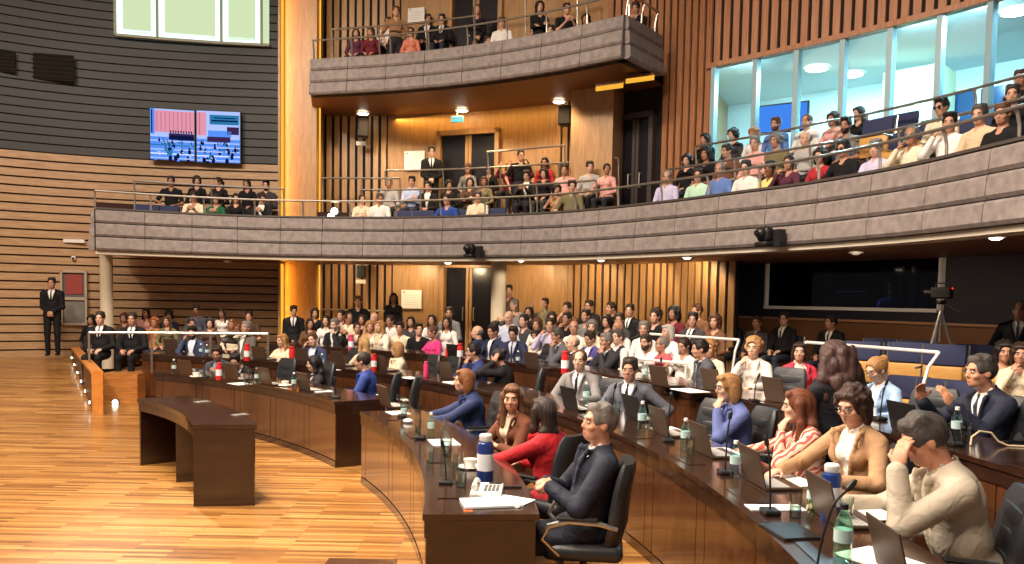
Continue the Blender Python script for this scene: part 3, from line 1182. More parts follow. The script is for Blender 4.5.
def unit(v):
    return v / max(np.linalg.norm(v), 1e-9)


class Field:
    """smooth union of tapered capsules and ellipsoids on a grid, skinned into one mesh"""
    def __init__(s, h):
        s.h = h; s.p = []

    def cap(s, a, b, ra, rb, k=.02, cut=False):
        s.p.append(('c', np.asarray(a, float), np.asarray(b, float), ra, rb, k, cut)); return s

    def ell(s, c, r, R=None, k=.02, cut=False):
        s.p.append(('e', np.asarray(c, float), np.asarray(r, float), R, 0, k, cut)); return s

    def fn(s, f, lo, hi, k=.01, cut=True):
        s.p.append(('f', f, (np.asarray(lo, float), np.asarray(hi, float)), 0, 0, k, cut)); return s

    def grow(s):
        h = s.h
        lo = np.full(3, 1e9); hi = -lo
        bb = []
        for t, a, b, ra, rb, k, cut in s.p:
            if t == 'c':
                l = np.minimum(a - ra, b - rb); u = np.maximum(a + ra, b + rb)
            elif t == 'e':
                e = np.full(3, b.max()) if ra is not None else b
                l = a - e; u = a + e
            else:
                l, u = b
            m = k + 3 * h
            bb.append((l - m, u + m))
            if not cut:
                lo = np.minimum(lo, l); hi = np.maximum(hi, u)
        lo -= 3 * h; hi += 3 * h
        n = np.ceil((hi - lo) / h).astype(int) + 1
        D = np.full(n, .5, np.float32)
        ax = [lo[i] + h * np.arange(n[i]) for i in range(3)]
        for (t, a, b, ra, rb, k, cut), (l, u) in zip(s.p, bb):
            i0 = np.clip(np.floor((l - lo) / h).astype(int), 0, n); i1 = np.clip(np.ceil((u - lo) / h).astype(int) + 1, 0, n)
            if (i1 <= i0).any():
                continue
            X, Y, Z = np.meshgrid(ax[0][i0[0]:i1[0]], ax[1][i0[1]:i1[1]], ax[2][i0[2]:i1[2]], indexing='ij')
            if t == 'c':
                d = b - a; L2 = max(d @ d, 1e-12)
                q = np.clip(((X - a[0]) * d[0] + (Y - a[1]) * d[1] + (Z - a[2]) * d[2]) / L2, 0, 1)
                dist = np.sqrt((X - a[0] - q * d[0]) ** 2 + (Y - a[1] - q * d[1]) ** 2 + (Z - a[2] - q * d[2]) ** 2) - (ra + (rb - ra) * q)
            elif t == 'e':
                x, y, z = X - a[0], Y - a[1], Z - a[2]
                if ra is not None:
                    R = ra
                    x, y, z = (R[0, 0] * x + R[1, 0] * y + R[2, 0] * z, R[0, 1] * x + R[1, 1] * y + R[2, 1] * z, R[0, 2] * x + R[1, 2] * y + R[2, 2] * z)
                k0 = np.sqrt((x / b[0]) ** 2 + (y / b[1]) ** 2 + (z / b[2]) ** 2)
                k1 = np.sqrt((x / b[0] ** 2) ** 2 + (y / b[1] ** 2) ** 2 + (z / b[2] ** 2) ** 2)
                dist = k0 * (k0 - 1) / np.maximum(k1, 1e-6)
            else:
                dist = a(X, Y, Z)
            sl = tuple(slice(i0[i], i1[i]) for i in range(3))
            O = D[sl]
            if cut:
                e = np.clip(.5 - .5 * (O + dist) / k, 0, 1)
                D[sl] = O * (1 - e) + (-dist) * e + k * e * (1 - e)
            else:
                e = np.clip(.5 + .5 * (O - dist) / k, 0, 1)
                D[sl] = O * (1 - e) + dist * e - k * e * (1 - e)
        return surfnet(D, lo, h)


def surfnet(D, lo, h):
    n = D.shape
    S = D < 0
    c = np.zeros((n[0] - 1, n[1] - 1, n[2] - 1), np.int8)
    for i in (0, 1):
        for j in (0, 1):
            for k in (0, 1):
                c += S[i:n[0] - 1 + i, j:n[1] - 1 + j, k:n[2] - 1 + k]
    I = np.argwhere((c > 0) & (c < 8))
    idx = np.full(c.shape, -1, np.int32)
    idx[tuple(I.T)] = np.arange(len(I))
    P = np.zeros((len(I), 3)); W = np.zeros(len(I))
    for ax_ in range(3):
        o1, o2 = [a for a in range(3) if a != ax_]
        for u in (0, 1):
            for v in (0, 1):
                A = I.copy(); A[:, o1] += u; A[:, o2] += v
                B = A.copy(); B[:, ax_] += 1
                va = D[tuple(A.T)]; vb = D[tuple(B.T)]
                m = (va < 0) != (vb < 0)
                t = np.where(m, va / np.where(m, va - vb, 1), 0)
                q = A.astype(float); q[:, ax_] += t
                P[m] += q[m]; W += m
    P /= W[:, None]
    P = lo + h * P
    F_ = []
    for ax_ in range(3):
        o1, o2 = [(1, 2), (2, 0), (0, 1)][ax_]
        sl0 = [slice(None)] * 3; sl1 = [slice(None)] * 3
        sl0[ax_] = slice(0, n[ax_] - 1); sl1[ax_] = slice(1, n[ax_])
        a = S[tuple(sl0)]; b = S[tuple(sl1)]
        E = np.argwhere(a != b)
        E = E[(E[:, o1] > 0) & (E[:, o2] > 0) & (E[:, o1] < n[o1] - 1) & (E[:, o2] < n[o2] - 1)]
        def g(d1, d2):
            q = E.copy(); q[:, o1] -= d1; q[:, o2] -= d2
            return idx[tuple(q.T)]
        q = np.stack([g(1, 1), g(0, 1), g(0, 0), g(1, 0)], 1)
        fl = a[tuple(E.T)]
        q[~fl] = q[~fl][:, ::-1]
        F_.append(q)
    Q = np.concatenate(F_)
    Q = Q[(Q >= 0).all(1)]
    # light relaxing
    for it in range(2):
        acc = np.zeros_like(P); cnt = np.zeros(len(P))
        for a_, b_ in ((0, 1), (1, 2), (2, 3), (3, 0)):
            np.add.at(acc, Q[:, a_], P[Q[:, b_]]); np.add.at(cnt, Q[:, a_], 1)
            np.add.at(acc, Q[:, b_], P[Q[:, a_]]); np.add.at(cnt, Q[:, b_], 1)
        ok = cnt > 0
        P[ok] = P[ok] * .6 + .4 * acc[ok] / cnt[ok, None]
    return P, Q


def mesh_np(name, P, Q, mats, extra=None):
    """quads plus optional extra MB pieces that use material slots > 0"""
    me = bpy.data.meshes.new(name)
    nv, nq = len(P), len(Q)
    if extra is not None and extra.v:
        ev = np.array(extra.v)
        me_v = np.concatenate([P, ev])
        faces = [tuple(int(i) for i in q) for q in Q] + [tuple(i + nv for i in f) for f in extra.f]
        me.from_pydata(me_v.tolist(), [], faces)
        mi = np.zeros(len(faces), np.int32); mi[nq:] = extra.m
        for m in mats:
            me.materials.append(m)
        me.polygons.foreach_set('material_index', mi)
    else:
        me.vertices.add(nv); me.vertices.foreach_set('co', P.astype(np.float32).ravel())
        me.loops.add(nq * 4); me.loops.foreach_set('vertex_index', Q.astype(np.int32).ravel())
        me.polygons.add(nq); me.polygons.foreach_set('loop_start', np.arange(0, nq * 4, 4, dtype=np.int32))
        for m in mats:
            me.materials.append(m)
        me.update(calc_edges=True); me.validate()
    me.shade_smooth()
    return me


M['skin'] = objcol('skin', .48, .4, .04, 60, 0, .06)
M['eye_white'] = plain('eye_white', (226, 220, 212), .3)
M['iris'] = plain('dark_iris', (38, 26, 20), .3)
M['lip'] = plain('lip', (172, 104, 90), .5)
M['hair'] = objcol('hair', .55, .45, .9, 1.0, 0, .55)
_nt = M['hair'].node_tree
_mp = N(_nt, 'ShaderNodeMapping')
_mp.inputs['Scale'].default_value = (260, 34, 26)          # strands run along the head, not across it
_tc = next(n for n in _nt.nodes if n.type == 'TEX_COORD'); _no = next(n for n in _nt.nodes if n.type == 'TEX_NOISE')
_nt.links.new(_tc.outputs['Object'], _mp.inputs['Vector']); _nt.links.new(_mp.outputs[0], _no.inputs['Vector'])
_no.inputs['Distortion'].default_value = .4
next(n for n in _nt.nodes if n.type == 'BUMP').inputs['Distance'].default_value = .006
M['cloth'] = objcol('cloth', .85, .25, .5, 11, .0, .12)
M['suiting'] = objcol('suiting', .75, .3, .45, 8, 0, .1)
M['brow'] = objcol('eyebrow', .8, .2, 0, 50, 0, .1)


def pattern_mat():
    m, nt, b = new_mat('printed_blouse')
    tc = N(nt, 'ShaderNodeTexCoord')
    w = N(nt, 'ShaderNodeTexWave', wave_type='BANDS', bands_direction='DIAGONAL')
    w.inputs['Scale'].default_value = 9; w.inputs['Distortion'].default_value = 9; w.inputs['Detail'].default_value = 1.5
    nt.links.new(tc.outputs['Object'], w.inputs['Vector'])
    cr = N(nt, 'ShaderNodeValToRGB')
    e = cr.color_ramp.elements
    e[0].position = .30; e[0].color = lin((198, 84, 74)); e[1].position = .62; e[1].color = lin((236, 204, 180))
    k = e.new(.45); k.color = lin((224, 160, 140))
    nt.links.new(w.outputs['Color'], cr.inputs['Fac']); nt.links.new(cr.outputs[0], b.inputs['Base Color'])
    b.inputs['Roughness'].default_value = .8
    return m


M['print'] = pattern_mat()
PEL = V(0, -.02, .56)

# arm poses: elbow, wrist, finger direction, palm normal, curl   (right side, +X; y is forward)
ARM = {
    'lap': ((.235, .02, .76), (.115, .25, .665), (-.45, .8, -.25), (-.2, -.3, -.9), .5),
    'lapc': ((.24, .02, .77), (.07, .24, .70), (-.8, .5, -.1), (-.1, -.4, -.9), .7),
    'desk': ((.25, .12, .82), (.13, .36, .80), (-.35, .9, .0), (0, 0, -1), .35),
    'deskw': ((.29, .16, .83), (.24, .42, .80), (-.1, .95, -.05), (0, 0, -1), .3),
    'type': ((.24, .08, .80), (.12, .33, .81), (-.15, 1, -.1), (0, 0, -1), .5),
    'chin': ((.19, .22, .83), (.075, .17, 1.05), (-.35, -.25, .9), (-.5, -.7, .0), .75),
    'cheek': ((.2, .2, .84), (.12, .14, 1.08), (-.15, -.3, .95), (-.8, -.5, 0), .5),
    'brow': ((.2, .30, .82), (.12, .25, 1.10), (-.25, -.25, .93), (-.6, -.7, .1), .35),
    'ear': ((.27, .14, .95), (.15, .08, 1.16), (-.2, -.3, .95), (-.9, 0, 0), .4),
    'cross': ((.24, .07, .79), (-.04, .21, .83), (-.9, .1, .15), (0, -.9, -.2), .3),
    'crossb': ((.24, .07, .77), (-.02, .19, .79), (-.9, -.05, .1), (0, -.9, -.2), .3),
    'phone': ((.2, .12, .80), (.07, .29, .90), (-.25, .7, .6), (-.5, -.5, .5), .8),
    'up': ((.24, .20, .95), (.13, .28, 1.18), (-.1, .1, 1), (-.5, -.6, .1), .5),
    'raise': ((.24, .26, .84), (.16, .44, 1.0), (-.2, .35, .9), (-.6, .2, .1), .35),
    'clasp': ((.22, -.06, .77), (.055, .16, .60), (-.6, .3, -.65), (-.3, -.8, -.2), .5),
    'down': ((.24, -.03, .77), (.245, .03, .52), (.0, .1, -1), (-1, 0, 0), .35),
    'arest': ((.31, .0, .78), (.26, .26, .74), (-.5, .8, -.15), (-.3, 0, -.9), .5),
    'inter': ((.28, .06, .80), (.055, .26, .86), (-.75, .55, .1), (-.4, -.3, -.7), .85),
    'reach': ((.27, .22, .86), (.2, .52, .82), (-.1, 1, 0), (0, 0, -1), .2),
    'back': ((.36, -.04, .84), (.35, .14, .69), (.0, .6, -.8), (-1, 0, 0), .3),
    'wave': ((.25, .2, .98), (.2, .3, 1.22), (-.1, .1, 1), (-.2, .9, .1), .2),
}


class Pose:
    """joints of one person in the person's own frame (faces +Y, floor at z = 0)"""
    def __init__(s, sex='m', legs='sit', R='lap', L='lap', lean=0, side=0, head=(0, 0, 0), fat=1.0, twist=0, dz=0):
        s.key = (sex, legs, str(R), str(L), lean, side, tuple(head), fat, twist)
        s.sex, s.legs, s.fat = sex, legs, fat
        s.up = .40 if legs == 'stand' else 0.0
        s.T = rotm('Z', math.radians(twist)) @ rotm('X', -math.radians(lean)) @ rotm('Y', math.radians(side))
        s.lean = lean
        sw = .182 if sex == 'm' else .155
        s.sw = sw
        s.arms = {}
        for sg, nm in ((1, R), (-1, L)):
            e, w, d, nn, cu = ARM[nm] if isinstance(nm, str) else nm
            m = V(sg, 1, 1)
            up = V(0, 0, s.up)
            sh = s.t((sg * sw, -.025, 1.005))
            e_, w_ = V(*e) * m + up, V(*w) * m + up
            if isinstance(nm, str) and nm not in ('desk', 'deskw', 'type', 'reach'):
                # arms follow the trunk's lean partly
                off = s.t((0, 0, .95)) - V(0, 0, .95) - V(0, 0, s.up)
                e_ = e_ + off * .7; w_ = w_ + off * (1.0 if nm in ('chin', 'cheek', 'brow', 'ear', 'up') else .5)
            # keep human limb lengths
            la, lf = (.30, .265) if sex == 'm' else (.275, .245)
            v = w_ - sh
            dist = np.linalg.norm(v)
            if dist > (la + lf) * .985:
                w_ = sh + v / dist * (la + lf) * .985
            v = w_ - sh; dist = np.linalg.norm(v)
            a_ = (la * la - lf * lf + dist * dist) / (2 * dist)
            hh = math.sqrt(max(la * la - a_ * a_, 0))
            ax = unit(v)
            pole = (e_ - sh) - ax * ((e_ - sh) @ ax)
            e_ = sh + ax * a_ + unit(pole) * hh
            s.arms[sg] = (sh, e_, w_, unit(V(*d) * m), unit(V(*nn) * m), cu)
        s.neck = s.t((0, -.03, 1.10))
        hc = s.t((0, .0, 1.235))
        s.H = hc + V(0, .012 * max(lean, 0) / 10, 0)
        y, p, r = head
        s.hy, s.hp, s.hr = y, p, r
        s.HR = rotm('Z', math.radians(y)) @ rotm('X', -math.radians(p)) @ rotm('Y', math.radians(r))
        s.H = s.H + s.HR @ V(0, .018, 0) - V(0, .01, 0)
        s.top = s.H[2] + .118 * (1 if sex == 'm' else .97) + .012
        if legs == 'sit':
            s.hip = [V(.09 * g, .0, .545) for g in (1, -1)]
            s.knee = [V(.115 * g, .42, .51) for g in (1, -1)]
            s.ank = [V(.115 * g, .40, .085) for g in (1, -1)]
        elif legs == 'sitx':
            s.hip = [V(.09 * g, .0, .545) for g in (1, -1)]
            s.knee = [V(.06, .43, .60), V(-.07, .42, .51)]
            s.ank = [V(-.13, .60, .30), V(-.09, .38, .085)]
        else:
            s.hip = [V(.09 * g, .0, .93) for g in (1, -1)]
            s.knee = [V(.10 * g, .02, .50) for g in (1, -1)]
            s.ank = [V(.10 * g, -.01, .085) for g in (1, -1)]

    def t(s, p):
        return PEL + s.T @ (V(*p) - PEL) + V(0, 0, s.up)

    def h(s, p):
        return s.H + s.HR @ V(*p)


def trunk(f, q, g, k=.03, bust=True):
    """trunk primitives grown by g"""
    fm = q.sex == 'f'
    fa = q.fat
    R = q.T
    f.ell(q.t((0, -.02, .585)), (.165 * fa + g + (.008 if fm else 0), .13 * fa + g, .12 + g), R, k)
    f.ell(q.t((0, -.015, .76)), ((.135 if fm else .152) * fa + g, (.10 if fm else .112) * fa + g, .17 + g), R, k)
    f.ell(q.t((0, -.03, .93)), ((.145 if fm else .168) + g, (.105 if fm else .118) + g, .17 + g), R, k)
    w = q.sw - .035
    f.cap(q.t((-w, -.03, 1.0)), q.t((w, -.03, 1.0)), .056 + g, .056 + g, k)
    f.cap(q.t((0, -.035, 1.085)), q.t((w, -.032, 1.015)), .044 + g * .5, .042 + g, k)
    f.cap(q.t((0, -.035, 1.085)), q.t((-w, -.032, 1.015)), .044 + g * .5, .042 + g, k)
    if fm and bust:
        for sg in (1, -1):
            f.ell(q.t((sg * .065, .065, .925)), (.06 + g * .6, .05 + g * .6, .06 + g * .6), R, k)


def arm(f, q, sg, g, upto=1.0, k=.02, taper=1.0):
    sh, e, w, d, n, cu = q.arms[sg]
    fm = .88 if q.sex == 'f' else 1.0
    f.cap(sh, e, .049 * fm + g * .85, .041 * fm + g * taper * .85, k)
    if upto > 0:
        f.cap(e, e + (w - e) * upto, .041 * fm + g * taper * .85, (.041 - .013 * upto) * fm + g * taper * .85, k)


def hand(f, q, sg):
    sh, e, w, d, n, cu = q.arms[sg]
    fm = .9 if q.sex == 'f' else 1.0
    n = unit(n - d * (n @ d))
    s_ = np.cross(d, n)                       # towards the thumb or away from it
    if (s_ @ V(-sg, 0.3, .3)) < 0:
        s_ = -s_
    R = np.stack([s_, d, n], 1)
    f.ell(w + d * .048 * fm, (.040 * fm, .052 * fm, .017 * fm), R, .012)
    ln = (.030, .034, .032, .025)
    for i, o in enumerate((.029, .0105, -.0085, -.027)):
        b = w + d * .088 * fm + s_ * o * fm
        a1 = cu * 1.1; a2 = cu * 2.3
        d1 = d * math.cos(a1) + n * math.sin(a1); d2 = d * math.cos(a2) + n * math.sin(a2)
        m = b + d1 * ln[i] * 1.35 * fm; t = m + d2 * ln[i] * 1.25 * fm
        f.cap(b - d * .02, m, .0098 * fm, .0088 * fm, .005); f.cap(m, t, .0088 * fm, .0072 * fm, .004)
    b = w + d * .028 + s_ * .03 * fm
    m = b + unit(d * .65 + s_ * .7 + n * .35) * .042 * fm
    t = m + unit(d * .9 + s_ * .15 + n * (.3 + .4 * cu)) * .032 * fm
    f.cap(b - s_ * .01, m, .0125 * fm, .0105 * fm, .008); f.cap(m, t, .0105 * fm, .0085 * fm, .005)


def headform(f, q, fine):
    fm = q.sex == 'f'
    c = .96 if fm else 1.0
    R = q.HR
    H = lambda x, y, z: q.h((x * c, y * c, z * c))
    f.ell(H(0, -.014, .026), (.076 * c, .097 * c, .089 * c), R, .02)
    f.ell(H(0, .022, -.035), (.060 * c, .070 * c, .084 * c), R, .025)
    f.ell(H(0, .045, -.083), ((.034 if fm else .041) * c, .036 * c, .028 * c), R, .02)
    f.cap(H(-.03, .078, .026), H(.03, .078, .026), .013, .013, .012)
    for sg in (1, -1):
        f.ell(H(sg * .032, .105, .004), (.018, .020, .013), R, .010, True)
        f.ell(H(sg * .042, .062, -.028), (.020, .022, .018), R, .015)
        f.ell(H(sg * .077, -.006, -.008), (.010, .021, .031), R @ rotm('Z', sg * .3), .006)
    f.cap(H(0, .088, .010), H(0, .103, -.026), .008, .0112, .009)
    f.cap(H(-.010, .094, -.032), H(.010, .094, -.032), .0085, .0085, .006)
    if fine:
        f.cap(H(-.018, .081, -.060), H(.018, .081, -.060), .006, .006, .006)
        f.cap(H(-.014, .081, -.069), H(.014, .081, -.069), .0065, .0065, .006)


def face_bits(q, fine):
    c = .96 if q.sex == 'f' else 1.0
    m = MB()
    Rm = Matrix(q.HR.tolist())
    n = 10 if fine else 6
    for sg in (1, -1):
        P = q.h((sg * .0315 * c, .0855 * c, .004 * c))
        m.ball(P, (.0150, .0080, .0062), n, 1, Rm)
        P = q.h((sg * .0315 * c, .0915 * c, .0035 * c))
        m.ball(P, (.0066, .004, .0066), n, 2, Rm)
        a = q.h((sg * .016 * c, .0955 * c, .0225 * c)); b = q.h((sg * .034 * c, .0945 * c, .0275 * c)); d = q.h((sg * .051 * c, .0800 * c, .0225 * c))
        m.tube([a, b, d], [.0035, .0042, .0022], 5, 2)
    for z, w, r in ((-.061, .022, .0042), (-.0675, .018, .005)):
        m.tube([q.h((-w * c, .079 * c, (z - .001) * c)), q.h((-w * .4 * c, .0888 * c, z * c)), q.h((w * .4 * c, .0888 * c, z * c)), q.h((w * c, .079 * c, (z - .001) * c))], [r * .4, r, r, r * .4], 6, 3)
    return m


def body_mesh(q, vox, fine):
    f = Field(vox)
    trunk(f, q, -.012)
    for sg in (1, -1):
        arm(f, q, sg, -.006); hand(f, q, sg)
    f.cap(q.neck - V(0, 0, .03), q.h((0, -.02, -.06)), .056 if q.sex == 'm' else .046, .055 if q.sex == 'm' else .046, .02)
    headform(f, q, fine)
    for i in (0, 1):
        f.cap(q.hip[i], q.knee[i], .078, .052, .03); f.cap(q.knee[i], q.ank[i], .050, .034, .02)
        f.cap(q.ank[i] - V(0, .02, .04), q.ank[i] + V(0, .13, -.05), .034, .028, .02)
    P, Q = f.grow()
    return mesh_np('body', P, Q, [M['skin'], M['eye_white'], M['iris'], M['lip']], face_bits(q, fine))


def tinv(q, X, Y, Z):
    """world grid to trunk frame"""
    d = (X - PEL[0], Y - PEL[1], Z - PEL[2] - q.up)
    Ti = q.T.T
    return [Ti[i, 0] * d[0] + Ti[i, 1] * d[1] + Ti[i, 2] * d[2] + PEL[i] for i in range(3)]


def neck_hole(f, q, r=.064, z0=1.06):
    a = q.t((0, -.03, z0 + .02)); b = q.t((0, -.0, 1.26))
    f.cap(a, b, r, r + .012, .008, True)


def top_mesh(q, vox, kind):
    """kind: suit / blazer (open over a shirt), shirt, blouse, tee, vest"""
    f = Field(vox)
    gap = {'suit': .024, 'blazer': .022, 'shirt': .014, 'blouse': .014, 'tee': .010, 'sleeveless': .010, 'under': .012, 'coat': .026, 'vest': .016}[kind]
    g = gap - .008
    trunk(f, q, g)
    if kind == 'under':
        pass
    else:
        up = {'tee': -.4, 'sleeveless': -1, 'vest': -1}.get(kind, .93)
        for sg in (1, -1):
            if up == -.4:
                sh, e, w, d, n, cu = q.arms[sg]
                f.cap(sh, sh + (e - sh) * .72, .056 + g, .052 + g, .02)
            elif up > 0:
                arm(f, q, sg, g + .003, up)
    if kind in ('suit', 'blazer', 'coat'):
        # skirt of the jacket
        if q.legs != 'stand':
            f.ell(q.t((0, .04, .58)), (.175, .16, .085), q.T, .03)
        else:
            f.ell(q.t((0, -.01, .54)), (.172, .13, .16), q.T, .03)
        z0, sl = (.80, .29) if kind == 'suit' else ((.72, .24) if kind == 'blazer' else (.60, .16))
        lo = q.t((0, .05, .84)) - .34; hi = q.t((0, .05, .84)) + .34

        def vee(X, Y, Z):
            x, y, z = tinv(q, X, Y, Z)
            return np.maximum((np.abs(x) - (z - z0) * sl) * .95, .02 - y)
        f.fn(vee, lo, hi, .006)
        for sg in (1, -1):                     # rolled lapels and collar
            for i in range(10):
                z = z0 + .02 + (1.06 - z0) * i / 10; z2 = z0 + .02 + (1.06 - z0) * (i + 1) / 10
                def sp(z, e=.016):
                    x = (z - z0) * sl + e
                    # chest surface depth
                    y = -.03 + (.118 if q.sex == 'm' else .13) * math.sqrt(max(1 - ((z - .93) / .24) ** 2, .05)) * math.sqrt(max(1 - (x / .21) ** 2, .1)) + gap
                    return q.t((sg * x, y - .006, z))
                f.cap(sp(z), sp(z2), .012, .012, .010)
            f.cap(sp(1.06), q.t((sg * .06, -.05, 1.105)), .015, .016, .008)
        f.cap(q.t((-.06, -.05, 1.105)), q.t((0, -.085, 1.115)), .016, .016, .008); f.cap(q.t((.06, -.05, 1.105)), q.t((0, -.085, 1.115)), .016, .016, .008)
    elif kind in ('shirt', 'under'):
        for sg in (1, -1):
            f.cap(q.t((sg * .012, .040, 1.075)), q.t((sg * .055, -.01, 1.115)), .011, .013, .006)
            f.cap(q.t((sg * .055, -.01, 1.115)), q.t((0, -.078, 1.125)), .013, .013, .006)
        if kind == 'shirt':
            lo = q.t((0, .05, 1.02)) - .2; hi = q.t((0, .05, 1.02)) + .2

            def vee2(X, Y, Z):
                x, y, z = tinv(q, X, Y, Z)
                return np.maximum((np.abs(x) - (z - 1.0) * .42) * .9, .03 - y)
            f.fn(vee2, lo, hi, .005)
    elif kind == 'vest':
        lo = q.t((0, .05, .95)) - .25; hi = q.t((0, .05, .95)) + .25

        def vee3(X, Y, Z):
            x, y, z = tinv(q, X, Y, Z)
            return np.maximum((np.abs(x) - (z - .86) * .33) * .9, .02 - y)
        f.fn(vee3, lo, hi, .005)
    if kind in ('blouse', 'tee', 'sleeveless'):
        neck_hole(f, q, .070 if kind != 'tee' else .062, 1.03 if kind != 'tee' else 1.045)
        f.ell(q.t((0, .075, 1.06)), (.06, .05, .06), q.T, .01, True)
    else:
        neck_hole(f, q, .060 if kind != 'under' else .056)
    P, Q = f.grow()
    return P, Q


def legs_mesh(q, vox, skirt=False):
    f = Field(vox)
    f.ell(q.t((0, -.02, .575)), (.178, .142, .13), q.T, .03)
    for i in (0, 1):
        f.cap(q.hip[i], q.knee[i], .092, .066, .03)
        if not skirt:
            f.cap(q.knee[i], q.ank[i] + V(0, 0, .02), .064, .052, .02)
    return f.grow()


def shoe_mesh(q):
    m = MB()
    for i in (0, 1):
        a = q.ank[i]
        m.ball(a + V(0, .045, -.045), (.045, .125, .04), 12)
        m.ball(a + V(0, -.045, -.035), (.04, .05, .045), 12)
    return m


def tie_mesh(q):
    f = Field(.006)
    R = q.T
    def sp(z, g=.014):
        y = -.03 + .118 * math.sqrt(max(1 - ((z - .93) / .25) ** 2, .05)) + g
        return q.t((0, y - .010, z))
    f.ell(q.t((0, .045, 1.07)), (.016, .012, .017), R, .008)
    f.cap(q.t((0, .05, 1.055)), sp(1.0), .011, .014, .006)
    for z in (1.0, .93, .86):
        f.cap(sp(z), sp(z - .07), .015 + (1 - z) * .05, .016 + (1 - z) * .05, .006)
    return f.grow()


# ------------------------------------------------------------------ hair, in the head's own frame
def hair_mesh(style, vox=.008):
    f = Field(vox)
    rnd = random.Random(sum(map(ord, style)))
    g = .012
    if style in ('bald', 'fringe'):
        f.ell((0, -.020, .010), (.080, .099, .075), None, .01)
        f.ell((0, .03, .06), (.066, .115, .085), None, .012, True)      # bare crown
        f.ell((0, .10, -.02), (.085, .085, .11), None, .01, True)
        f.ell((0, -.01, -.10), (.06, .09, .045), None, .01, True)
    else:
        big = {'curly': .024, 'bob': .014, 'wavy': .022, 'puff': .028}.get(style, g)
        f.ell((0, -.016, .030), (.076 + big, .097 + big, .089 + big), None, .015)
        if style in ('quiff', 'short', 'side'):
            f.cap((-.035, .048, .100), (.04, .044, .098), .024, .023, .025)
            if style == 'quiff':
                f.cap((-.03, .075, .108), (.035, .07, .112), .022, .022, .02)
            f.cap((-.05, -.02, .105), (.05, -.02, .105), .03, .03, .03)
        # face opening
        f.ell((0, .095, -.045), (.072, .072, .098), None, .012, True)
        f.ell((0, .085, .028), (.056, .042, .046), None, .012, True)
        if style in ('short', 'quiff', 'side', 'crop', 'receding'):
            for sg in (1, -1):
                f.ell((sg * .085, .03, -.055), (.035, .075, .062), None, .008, True)
            f.ell((0, .0, -.115), (.10, .12, .06), None, .01, True)
            if style == 'receding':
                f.ell((0, .075, .085), (.055, .06, .05), None, .012, True)
        if style in ('bob', 'wavy'):
            for sg in (1, -1):
                f.ell((sg * .080, -.035, -.05), (.026, .048, .085), None, .02)
            f.ell((0, -.075, -.04), (.08, .045, .095), None, .02)
            f.cap((-.05, .062, .09), (.06, .058, .085), .019, .021, .02)
        if style in ('long', 'longback', 'straight'):
            for sg in (1, -1):
                f.cap((sg * .078, -.005, .02), (sg * .085, -.01, -.12), .028, .030, .025)
                f.cap((sg * .085, -.01, -.12), (sg * .080, .02 if style != 'longback' else -.06, -.26), .030, .020, .02)
            f.cap((0, -.08, .0), (0, -.085, -.15), .055, .055, .03)
            f.cap((-.04, -.09, -.14), (-.04, -.085, -.29), .045, .028, .02); f.cap((.04, -.09, -.14), (.04, -.085, -.29), .045, .028, .02)
            f.cap((-.045, .06, .088), (.05, .055, .085), .022, .022, .02)
        if style == 'longwavy':
            for sg in (1, -1):
                f.cap((sg * .07, -.03, .02), (sg * .11, -.05, -.16), .045, .06, .03)
            f.cap((0, -.08, .0), (0, -.10, -.17), .07, .09, .03)
            for i in range(34):
                a = rnd.uniform(.15, PI - .15); z = rnd.uniform(-.30, .04)
                w_ = .10 + .05 * min(1, -z / .2 if z < 0 else 0)
                f.ell((w_ * math.cos(a), -.04 - (w_ + .0) * math.sin(a), z), (.024, .022, .05), None, .022)
        if style == 'tail':
            f.cap((0, -.11, .03), (0, -.15, -.02), .028, .032, .015); f.cap((0, -.15, -.02), (0, -.13, -.18), .032, .014, .015)
        if style == 'bun':
            f.ell((0, -.115, .07), (.045, .042, .042), None, .015)
        if style in ('curly', 'puff', 'wavy'):
            for i in range(70 if style != 'wavy' else 40):
                a = rnd.uniform(0, 2 * PI); z = rnd.uniform(-.6, 1)
                r = math.sqrt(max(1 - z * z, 0))
                x, y = .092 * r * math.cos(a), .112 * r * math.sin(a) - .02
                if y > .055 and z < .55:
                    continue
                f.ell((x * (1.08 if style == 'puff' else 1), y, .03 + .10 * z), (.026,) * 3, None, .008)
        if style == 'puff':
            for sg in (1, -1):
                f.ell((sg * .085, -.03, -.06), (.045, .07, .09), None, .02)
    P, Q = f.grow()
    # strands: small ridges running back from the brow
    ph = P[:, 0] * 260 + np.sin(P[:, 2] * 60) * 1.2
    nrm = P - V(0, -.016, .0)
    nrm /= np.maximum(np.linalg.norm(nrm, axis=1), 1e-6)[:, None]
    P = P + nrm * (np.sin(ph) * .0016 + np.sin(P[:, 0] * 113 + P[:, 2] * 31) * .0012)[:, None]
    me = mesh_np('hair', P, Q, [M['hair']])
    return me


def glasses_mesh(dark=False):
    m = MB()
    for sg in (1, -1):
        pts = [(sg * .033 + .024 * math.cos(a), .106 - .10 * abs(sg * .033 + .024 * math.cos(a)) ** 1.3, .002 + .018 * math.sin(a)) for a in [2 * PI * k / 14 for k in range(14)]]
        m.tube(pts, .0024, 5, 0, closed=True)
        m.tube([(sg * .057, .100, .008), (sg * .080, .06, .010), (sg * .082, -.01, .008)], .0022, 5, 0)
        if dark:
            m.add([(p[0], p[1] + .001, p[2]) for p in pts], [tuple(range(14))], 0)
    m.tube([(-.010, .106, .006), (.010, .106, .006)], .0024, 5, 0)
    return m


